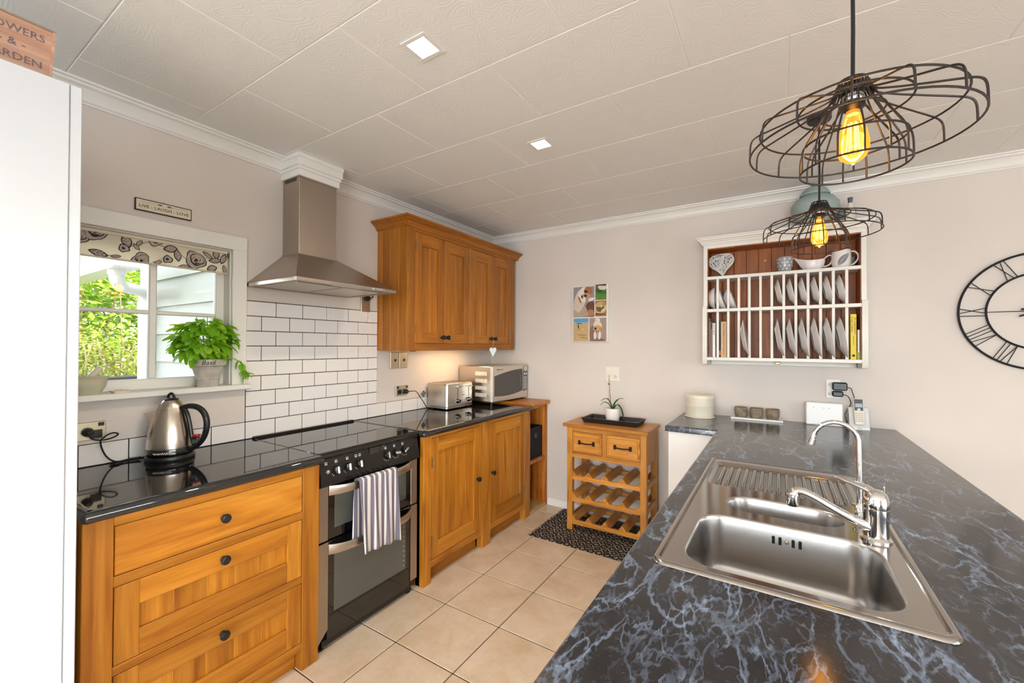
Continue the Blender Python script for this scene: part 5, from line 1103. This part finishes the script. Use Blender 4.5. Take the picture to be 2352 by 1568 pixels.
M().lathe([(0,0),(.0055,0),(.005,.002),(0,.003)],14,(.018,1.3255,.866),'-y').obj('overflow_screw','gold_plate',mb_)
dr_=M().loft([rr_(drn,0,.03,DZ),rr_(drn,.004,.03,DZ-.003),rr_(drn,.010,.03,DZ-.0105),rr_(drn,.03,.03,DZ-.012)],False,True).obj('drainer','sink_steel',sk,ang=50)
for k in range(15):
    x=-.180+.0258*k; y0,y1=1.645,1.915-.012*(k in(0,14)); L=[]
    for i in range(13):
        u=i/12; h=.0125*min(1,math.sin(PI*u)*4); w_=.0078*(.5+.5*min(1,math.sin(PI*u)*4)); y=y0+(y1-y0)*u
        L.append([(x-w_,y,DZ-.0125),(x-w_*.7,y,DZ-.0125+h*.8),(x-w_*.4,y,DZ-.0125+h),(x+w_*.4,y,DZ-.0125+h),(x+w_*.7,y,DZ-.0125+h*.8),(x+w_,y,DZ-.0125)])
    M().loft(L,True,True).obj('rib','sink_steel',dr_,ang=60)
# ---- taps
tp=thing('mixer_tap','chrome single lever mixer tap behind the main bowl','tap',(.205,1.372,DZ))
M().lathe([(0,0),(.032,0),(.032,.004),(.0265,.010),(.0255,.055),(.0265,.060),(.0265,.078),(.025,.080),(0,.080)],32,(.205,1.372,DZ)).obj('body','chrome',tp)
cpn=[(.205,1.372)]; 
M().lathe([(.0262,.079),(.0272,.084),(.0265,.100),(.022,.114),(.012,.122),(0,.124)],32,(.205,1.372,DZ)).obj('lever_cap','chrome',tp)
lv=spline([(.208,1.374,1.014),(.190,1.382,1.024),(.165,1.394,1.030),(.142,1.405,1.034),(.126,1.412,1.037)],4); n_=len(lv); L=[]
for i,p in enumerate(lv):
    u=i/(n_-1); hw=.013*(1-u)**.8+.004; hh=.007*(1-u)+.0028; p=Vector(p); s_=Vector((.42,.90,0)).normalized(); L.append([tuple(p+s_*hw*math.cos(a)+Vector((0,0,1))*hh*math.sin(a)) for a in [2*PI*k/12 for k in range(12)]])
M().loft(L,True,True).obj('lever','chrome',tp,ang=60); M().lathe([(0,0),(.0035,0),(.003,.001),(0,.0012)],10).xf(Matrix.Translation((.1915,1.3495,.978))@Matrix.Rotation(PI/2,4,'X')@Matrix.Rotation(-.5,4,'Y')).obj('hot_cold_dot','book_blue',tp)
M().tube(spline([(.200,1.368,.930),(.170,1.352,.944),(.12,1.332,.972),(.075,1.314,1.000),(.050,1.304,1.012),(.036,1.299,1.010),(.031,1.297,.996)],5),[.0125]*6+[.0115]*20+[.012]*5,14).obj('spout','chrome',tp); M().lathe([(0,0),(.0125,0),(.0135,.006),(.0135,.028),(.010,.030),(0,.030)],20,(.031,1.297,.976)).obj('aerator','chrome',tp)
M().tube([(.224,1.39,1.0),(.224,1.39,1.036)],.0018,6).obj('waste_rod','chrome',tp)
ft=thing('filter_tap','slim chrome swan neck filter tap beside the mixer','tap',(.192,1.518,DZ))
M().lathe([(0,0),(.0165,0),(.0165,.004),(.012,.008),(.0115,.035),(.0085,.040),(0,.040)],22,(.192,1.518,DZ)).obj('base','chrome',ft)
pth=[(.192,1.518,.94),(.192,1.518,1.06)]; 
for k in range(1,13):
    a=PI*k/12*1.02; pth.append((.140+.052*math.cos(a),1.518,1.108+.060*math.sin(a) if a<PI else 1.108))
pth=[(.192,1.518,.94),(.192,1.518,1.02),(.191,1.518,1.09)]+[(.139+.052*math.cos(a),1.518,1.112+.054*math.sin(a)) for a in [.15+ (PI-.35)*k/11 for k in range(12)]]+[(.0865,1.518,1.112),(.084,1.518,1.108)]
M().tube(pth,.0066,12).obj('neck','chrome',ft); M().tube([(.0868,1.518,1.114),(.0815,1.518,1.096)],.0085,12).obj('nozzle','brushed_steel',ft); M().box(.175,1.512,.936,.188,1.524,.944,.003).obj('lever','chrome',ft)
# ================================================================= things on the bench
ct=thing('cake_tin','round cream lidded cake tin at the back of the bench','tin',(-.455,3.115,BT))
M().lathe([(0,0),(.091,0),(.094,.003),(.094,.007),(.088,.010),(.088,.012),(0,.012)],48).obj('foot_tray','cream_enamel',ct,W=False); M().lathe([(.086,.012),(.0885,.014),(.0885,.078),(.0895,.080),(.0895,.083),(.087,.085)],48).obj('lower_tin','cream_enamel',ct,W=False); M().lathe([(.087,.085),(.0875,.087),(.0875,.132),(0,.132)],48).obj('upper_tin','cream_enamel',ct,W=False)
l_=M().lathe([(.0895,.130),(.0910,.131),(.0910,.147),(.088,.152),(.03,.155),(0,.155)],48).obj('lid','cream_enamel',ct,W=False); M().tube(spline([(-.026,0,.154),(-.024,0,.170),(-.012,0,.183),(.006,0,.184),(.020,0,.174),(.026,0,.154)],5),.0018,6).obj('handle','cream_enamel',l_,W=False)
tr=thing('cup_tray','narrow white tray under the stone cups','tray',(-.121,3.185,BT)); 
q=M(); q.box(-.268,3.150,BT+.0005,.026,3.222,BT+.005,.001).box(-.268,3.150,BT+.005,.026,3.155,BT+.013,.001).box(-.268,3.217,BT+.005,.026,3.222,BT+.013,.001).box(-.268,3.155,BT+.005,-.263,3.217,BT+.013,.001).box(.021,3.155,BT+.005,.026,3.217,BT+.013,.001); q.obj('tray','white_ceramic',tr)
for k,(x,lab) in enumerate(((-.211,'rough stone tealight cup nearest the cake tin'),(-.121,'middle rough stone tealight cup of three on the tray'),(-.030,'rough stone tealight cup nearest the white router'))):
    t=thing('stone_cup',lab,'cup',(x,3.186,BT+.005),group='stone cups on the white tray'); sq=[]
    for r_,z in ((.028,0),(.031,.003),(.036,.03),(.0385,.055),(.036,.073),(.033,.074),(.032,.055),(.026,.012)):
        sq.append([(r_*c*(1+.10*abs(math.sin(2*a))),r_*s_*(1+.10*abs(math.sin(2*a))),z) for a,c,s_ in [(2*PI*i/28,math.cos(2*PI*i/28),math.sin(2*PI*i/28)) for i in range(28)]])
    M().loft(sq,True,True).obj('cup','stone_cup',t,W=False)
ro=thing('router','white square router with small lights beside the phone','router',(.238,3.20,BT))
lean=Matrix.Translation((.238,3.195,BT))@Matrix.Rotation(-.10,4,'X'); M().box(-.0925,0,.0005,.0925,.028,.139,.005).xf(lean).obj('case','white_plastic',ro)
for x,m_ in ((-.052,'grey_plastic'),(-.027,'green_led'),(-.002,'grey_plastic'),(.024,'print_black')): M().lathe([(0,0),(.0022,0),(0,.0008)],8,(x,-.0002,.106),'-y').xf(lean).obj('indicator',m_,ro)
ph=thing('phone_cradle','white cordless phone cradle at the end of the bench','phone cradle',(.401,3.195,BT)); 
M().prism([(3.150,BT+.0005),(3.240,BT+.0005),(3.240,BT+.110),(3.225,BT+.122),(3.212,BT+.120),(3.165,BT+.022),(3.152,BT+.012)],'x',.356,.447).obj('cradle','white_plastic',ph); M().box(.389,3.1495,BT+.007,.412,3.151,BT+.0095).obj('maker_mark','grey_plastic',ph,smooth=False)
hs=thing('cordless_handset','cream cordless handset standing in the white cradle','phone',(.400,3.17,BT+.022)); hmx=Matrix.Translation((.400,3.160,BT+.0255))@Matrix.Rotation(-.34,4,'X')
L=[]
for z,hw,d0 in ((0,.018,.010),(.004,.0225,.013),(.06,.0235,.014),(.11,.0245,.015),(.148,.0235,.014),(.156,.018,.010)): L.append([(hw*c,-.008+d0*.62*s_,z) for c,s_ in [(math.copysign(abs(math.cos(a))**.5,math.cos(a)),math.copysign(abs(math.sin(a))**.5,math.sin(a))) for a in [2*PI*i/24 for i in range(24)]]])
M().loft(L,True,True).xf(hmx).obj('shell','cream_plastic',hs,ang=50); M().box(-.0195,-.0186,.082,.0195,-.0160,.150,.004).xf(hmx).obj('face_plate','grey_plastic',hs); M().box(-.0165,-.0195,.101,.0165,-.0182,.124,.001).xf(hmx).obj('screen','screen_grey',hs); M().lathe([(0,0),(.008,0),(.007,.0015),(0,.002)],16,(0,-.0185,.088),'-y').xf(hmx).obj('navigation_key','cream_plastic',hs)
for r_ in range(5):
    for c_ in range(3): M().box(-.017+.0125*c_,-.0180,.016+.0115*r_,-.0075+.0125*c_,-.0155,.0225+.0115*r_,.001).xf(hmx).obj('key','beige_plastic',hs)
# ================================================================= wine rack cart
RZ=.007
wk=thing('wine_rack_cart','pine wine rack cart with two drawers and three bottle rows','wine rack',(-1.055,3.04,RZ))
M().box(-1.371,2.872,.778,-.740,3.222,.802,.004).obj('top_board','rack_wood_x',wk)
for x0,x1 in ((-1.343,-1.301),(-.797,-.755)):
    for y0,y1 in ((2.894,2.934),(3.168,3.208)): M().box(x0,y0,RZ+.0005,x1,y1,.778,.002).obj('leg','rack_wood_z',wk)
for x0,x1 in ((-1.341,-1.327),(-.771,-.757)):
    n=4
    for k in range(3): M().box(x0,2.934+.078*k+.0005,.555,x1,2.934+.078*(k+1)-.0005,.778,.0012).obj('side_board','rack_wood_z',wk)
    for z in (.405,.240,.085): M().box(x0,2.934,z-.02,x1,3.168,z+.02,.001).obj('side_rail','rack_wood_x',wk)
M().box(-1.301,2.896,.745,-.797,2.914,.778,.001).obj('front_rail','rack_wood_x',wk); M().box(-1.301,2.896,.552,-.797,2.914,.586,.001).obj('front_rail','rack_wood_x',wk); M().box(-1.069,2.896,.586,-1.036,2.914,.745,.001).obj('centre_stile','rack_wood_z',wk); M().box(-1.301,3.19,.555,-.797,3.205,.778).obj('back_panel','rack_wood_x',wk,smooth=False)
for x0,x1 in ((-1.299,-1.071),(-1.034,-.799)):
    dr=M().box(x0,2.893,.588,x1,2.915,.743,.003).obj('drawer','rack_wood_x',wk); M().box(x0+.012,2.886,.600,x1-.012,2.894,.731,.004).obj('raised_panel','rack_wood_x',dr)
    xm=(x0+x1)/2
    for dx in (-.055,.055): M().box(xm+dx-.010,2.878,.654,xm+dx+.010,2.8865,.686,.003).obj('handle_plate','black_iron',dr)
    M().tube([(xm-.055,2.881,.672),(xm-.05,2.868,.670),(xm,2.864,.667),(xm+.05,2.868,.670),(xm+.055,2.881,.672)],.0048,8).obj('handle_bar','black_iron',dr)
for zt,zb in ((.430,.385),(.266,.221),(.112,.053)):
    for y0,y1 in ((2.898,2.916),(3.188,3.204)): M().box(-1.301,y0,zb,-.797,y1,zb+.032,.0015).obj('row_rail','rack_wood_x',wk)
    w_=.504/4
    for k in range(5):
        xm=-1.301+w_*k; a=max(xm-.036,-1.301); b_=min(xm+.036,-.797); pt=xm; zz=zb+.026
        poly=[(a,zz),(b_,zz),(b_ if k==4 else min(b_,xm+.004),zz+.040),(a if k==0 else max(a,xm-.004),zz+.040)]
        M().prism(poly,'y',2.900,3.202).obj('bottle_cradle','rack_wood_z' if False else 'rack_wood_y',wk,smooth=False)
rg=thing('woven_rug','black and cream flat woven rug under the wine rack','rug',(-.98,2.93,0))
M().surf(lambda u,v:(-1.532+1.16*u+.004*math.sin(v*9),2.655+.585*v+.006*math.sin(u*7),.0055+.0006*math.sin(u*60)*math.sin(v*40)),70,40).obj('weave','rug_weave',rg); M().box(-1.53,2.657,.0003,-.374,3.238,.0045).obj('backing','rug_weave',rg,smooth=False)
q=M()
for k in range(26): y=2.66+.022*k; q.tube([(-1.53,y,.004),(-1.541-R.uniform(0,.006),y+R.uniform(-.004,.004),.003)],.0022,5)
q.obj('fringe','rug_weave',rg,kind='stuff')
ty=thing('black_tray','shallow black tray on top of the wine rack','tray',(-1.05,3.07,.802))
q=M()
def trp(x0,y0,x1,y1,z): return [(x0,y0,z),(x1,y0,z),(x1,y1,z),(x0,y1,z)]
q.loft([trp(-1.250,2.990,-.850,3.175,.8025),trp(-1.264,2.976,-.836,3.190,.838),trp(-1.252,2.988,-.848,3.178,.838),trp(-1.240,3.000,-.860,3.165,.808)],True,True); q.obj('tray','tray_black',ty,smooth=False); M().box(-1.238,3.002,.8085,-.862,3.163,.8095).obj('tray_floor','tray_floor',ty,smooth=False)
oc=thing('orchid_pot','young orchid in a white pot on the black tray','potted plant',(-1.052,3.072,.8095))
M().lathe([(0,0),(.040,0),(.044,.004),(.055,.05),(.0585,.085),(.0585,.104),(.056,.106),(.053,.100),(.052,.085),(0,.085)],40).obj('pot','white_ceramic',oc,W=False); M().lathe([(0,.088),(.053,.086)],24).obj('bark_mix','soil',oc,W=False)
def strap(p,wd,nm='leaf'):
    L=spline(p,5); n=len(L); m=M(); vs=[]
    for i,c in enumerate(L):
        c=Vector(c); t=(Vector(L[min(i+1,n-1)])-Vector(L[max(i-1,0)])).normalized(); s_=t.cross(Vector((0,0,1))); s_=s_.normalized() if s_.length>.05 else Vector((0,1,0)); u=i/(n-1); w_=wd*(.35+.65*math.sin(PI*min(1,u*.85+.1)))*(1 if u<.85 else (1-u)/.15*.9+.1); nn=s_.cross(t)
        vs+=[tuple(c+s_*w_+nn*w_*.35),tuple(c),tuple(c-s_*w_+nn*w_*.35)]
    m.add(vs,[(i*3+k,i*3+k+1,i*3+k+4,i*3+k+3) for i in range(n-1) for k in range(2)]); o=m.obj(nm,'orchid_leaf',oc,W=False,ang=60); sd=o.modifiers.new('thick','SOLIDIFY'); sd.thickness=.0015
strap([(0,0,.088),(-.03,0,.13),(-.065,-.005,.145),(-.095,-.01,.118)],.0095); strap([(0,0,.090),(-.025,.005,.15),(-.055,.01,.172),(-.098,.01,.152)],.0095); strap([(0,0,.09),(.02,.0,.15),(.05,0,.178),(.085,0,.182)],.0105); strap([(.005,-.01,.09),(.04,-.02,.135),(.07,-.025,.11),(.088,-.028,.055),(.09,-.028,.03)],.0115); strap([(0,0,.09),(.01,.02,.14),(.03,.04,.165)],.009)
M().tube(spline([(-.012,0,.085),(-.018,0,.17),(-.024,0,.26),(-.030,0,.33)],5),.0022,6).obj('flower_stem','orchid_stem',oc,W=False); M().tube([(-.022,0,.085),(-.034,0,.24)],.0016,6).obj('support_stick','twine',oc,W=False); M().lathe([(0,-.006),(.006,-.002),(.006,.002),(0,.006)],8,(-.03,0,.285),sx=1.6).obj('stem_clip','orchid_stem',oc,W=False)
# ================================================================= ceiling lights
for (x,y),lab in (((-1.022,1.034),'square recessed downlight nearer the camera, brightly lit'),((-1.009,1.854),'square recessed downlight over the oak cabinets, brightly lit')):
    t=thing('downlight',lab,'ceiling light',(x,y,ZC-.004),group='recessed downlights')
    f=M(); 
    for a,b_,c,d in ((-.054,-.054,.054,-.038),(-.054,.038,.054,.054),(-.054,-.038,-.038,.038),(.038,-.038,.054,.038)): f.box(x+a,y+b_,ZC-.004,x+c,y+d,ZC-.0005,.001)
    f.obj('frame','trim_white',t); M().box(x-.0375,y-.0375,ZC-.0022,x+.0375,y+.0375,ZC-.0008).obj('diffuser','lamp_diffuser',t,smooth=False)
    light('downlight_glow','SPOT',(x,y,ZC-.012),26,(1,.86,.68),target=(x,y,0),spot=math.radians(150),blend=.9,radius=.035)
def pendant(x,y,zt,lab):
    t=thing('wire_pendant',lab,'pendant light',(x,y,zt-.205),group='wire pendants over the bench')
    z0=.205
    M().tube([(0,0,z0-.005),(0.001,0,z0+.12),(0,0,ZC-zt+z0-.02)],.0042,8).obj('flex','black_plastic',t,W=False); M().lathe([(.0,0),(.045,0),(.045,-.02),(.04,-.026),(0,-.026)],28,(0,0,ZC-zt+z0-.001)).obj('ceiling_rose','black_plastic',t,W=False)
    sk_=M().lathe([(0,.004),(.010,.002),(.012,-.006),(.022,-.010),(.0235,-.016),(.0235,-.034),(.019,-.036)],24,(0,0,z0)).obj('lamp_holder','black_plastic',t,W=False); M().lathe([(.0195,-.034),(.021,-.038),(.021,-.048),(.0195,-.052)],24,(0,0,z0)).obj('holder_ring','chrome',sk_,W=False); M().lathe([(.0195,-.052),(.024,-.056),(.0245,-.066),(.016,-.072),(.013,-.074)],24,(0,0,z0)).obj('holder_skirt','black_plastic',sk_,W=False)
    wr=.0023
    hat=spline([(.030,0,-.010),(.040,0,-.036),(.075,0,-.052),(.13,0,-.070),(.175,0,-.084),(.200,0,-.094),(.210,0,-.110),(.212,0,-.146)],4)
    cage=spline([(.026,0,-.002),(.034,0,-.022),(.052,0,-.062),(.078,0,-.110),(.097,0,-.145),(.103,0,-.170),(.104,0,-.208)],4)
    mh=M().tube([(p[0],p[1],p[2]+z0) for p in hat],wr,6).mesh('outer_rib','wire_black'); mc=M().tube([(p[0],p[1],p[2]+z0) for p in cage],wr*.9,6).mesh('inner_rib','wire_black')
    for k in range(14): place('outer_rib',mh,t,(0,0,0),rot=(0,0,2*PI*k/14+.1),W=False)
    for k in range(14): place('inner_rib',mc,t,(0,0,0),rot=(0,0,2*PI*k/14+.3),W=False)
    for r_,z,nm in ((.212,-.146,'outer_ring'),(.189,-.090,'outer_ring'),(.108,-.063,'outer_ring'),(.040,-.036,'neck_ring'),(.104,-.208,'cage_ring'),(.098,-.148,'cage_ring'),(.027,-.003,'neck_ring'),(.060,-.077,'cage_ring')):
        M().tube([(r_*math.cos(2*PI*i/56),r_*math.sin(2*PI*i/56),z+z0) for i in range(56)],wr,6,True).obj(nm,'wire_black',t,W=False)
    b_=M().lathe([(.013,-.072),(.0135,-.080),(.020,-.098),(.027,-.125),(.0315,-.150),(.031,-.168),(.025,-.184),(.014,-.193),(.005,-.196),(.002,-.201),(0,-.202)],28,(0,0,z0)).obj('bulb','bulb_glass',t,W=False)
    M().lathe([(.0125,-.070),(.0125,-.082),(.004,-.086),(.003,-.105),(0,-.106)],14,(0,0,z0)).obj('bulb_stem','gold_plate',b_,W=False)
    for k in range(6):
        a=2*PI*k/6; M().tube([(.008*math.cos(a),.008*math.sin(a),z0-.102),(.0125*math.cos(a),.0125*math.sin(a),z0-.168)],.0016,6).obj('filament','filament',b_,W=False)
    light('pendant_glow','POINT',(x,y,zt-.135),.7,(1,.55,.18),radius=.03)
    return t
pendant(.150,1.262,2.013,'near wire cage pendant lamp with glowing amber bulb'); pendant(.154,2.275,2.020,'far wire cage pendant lamp with glowing amber bulb in front of the plate rack')
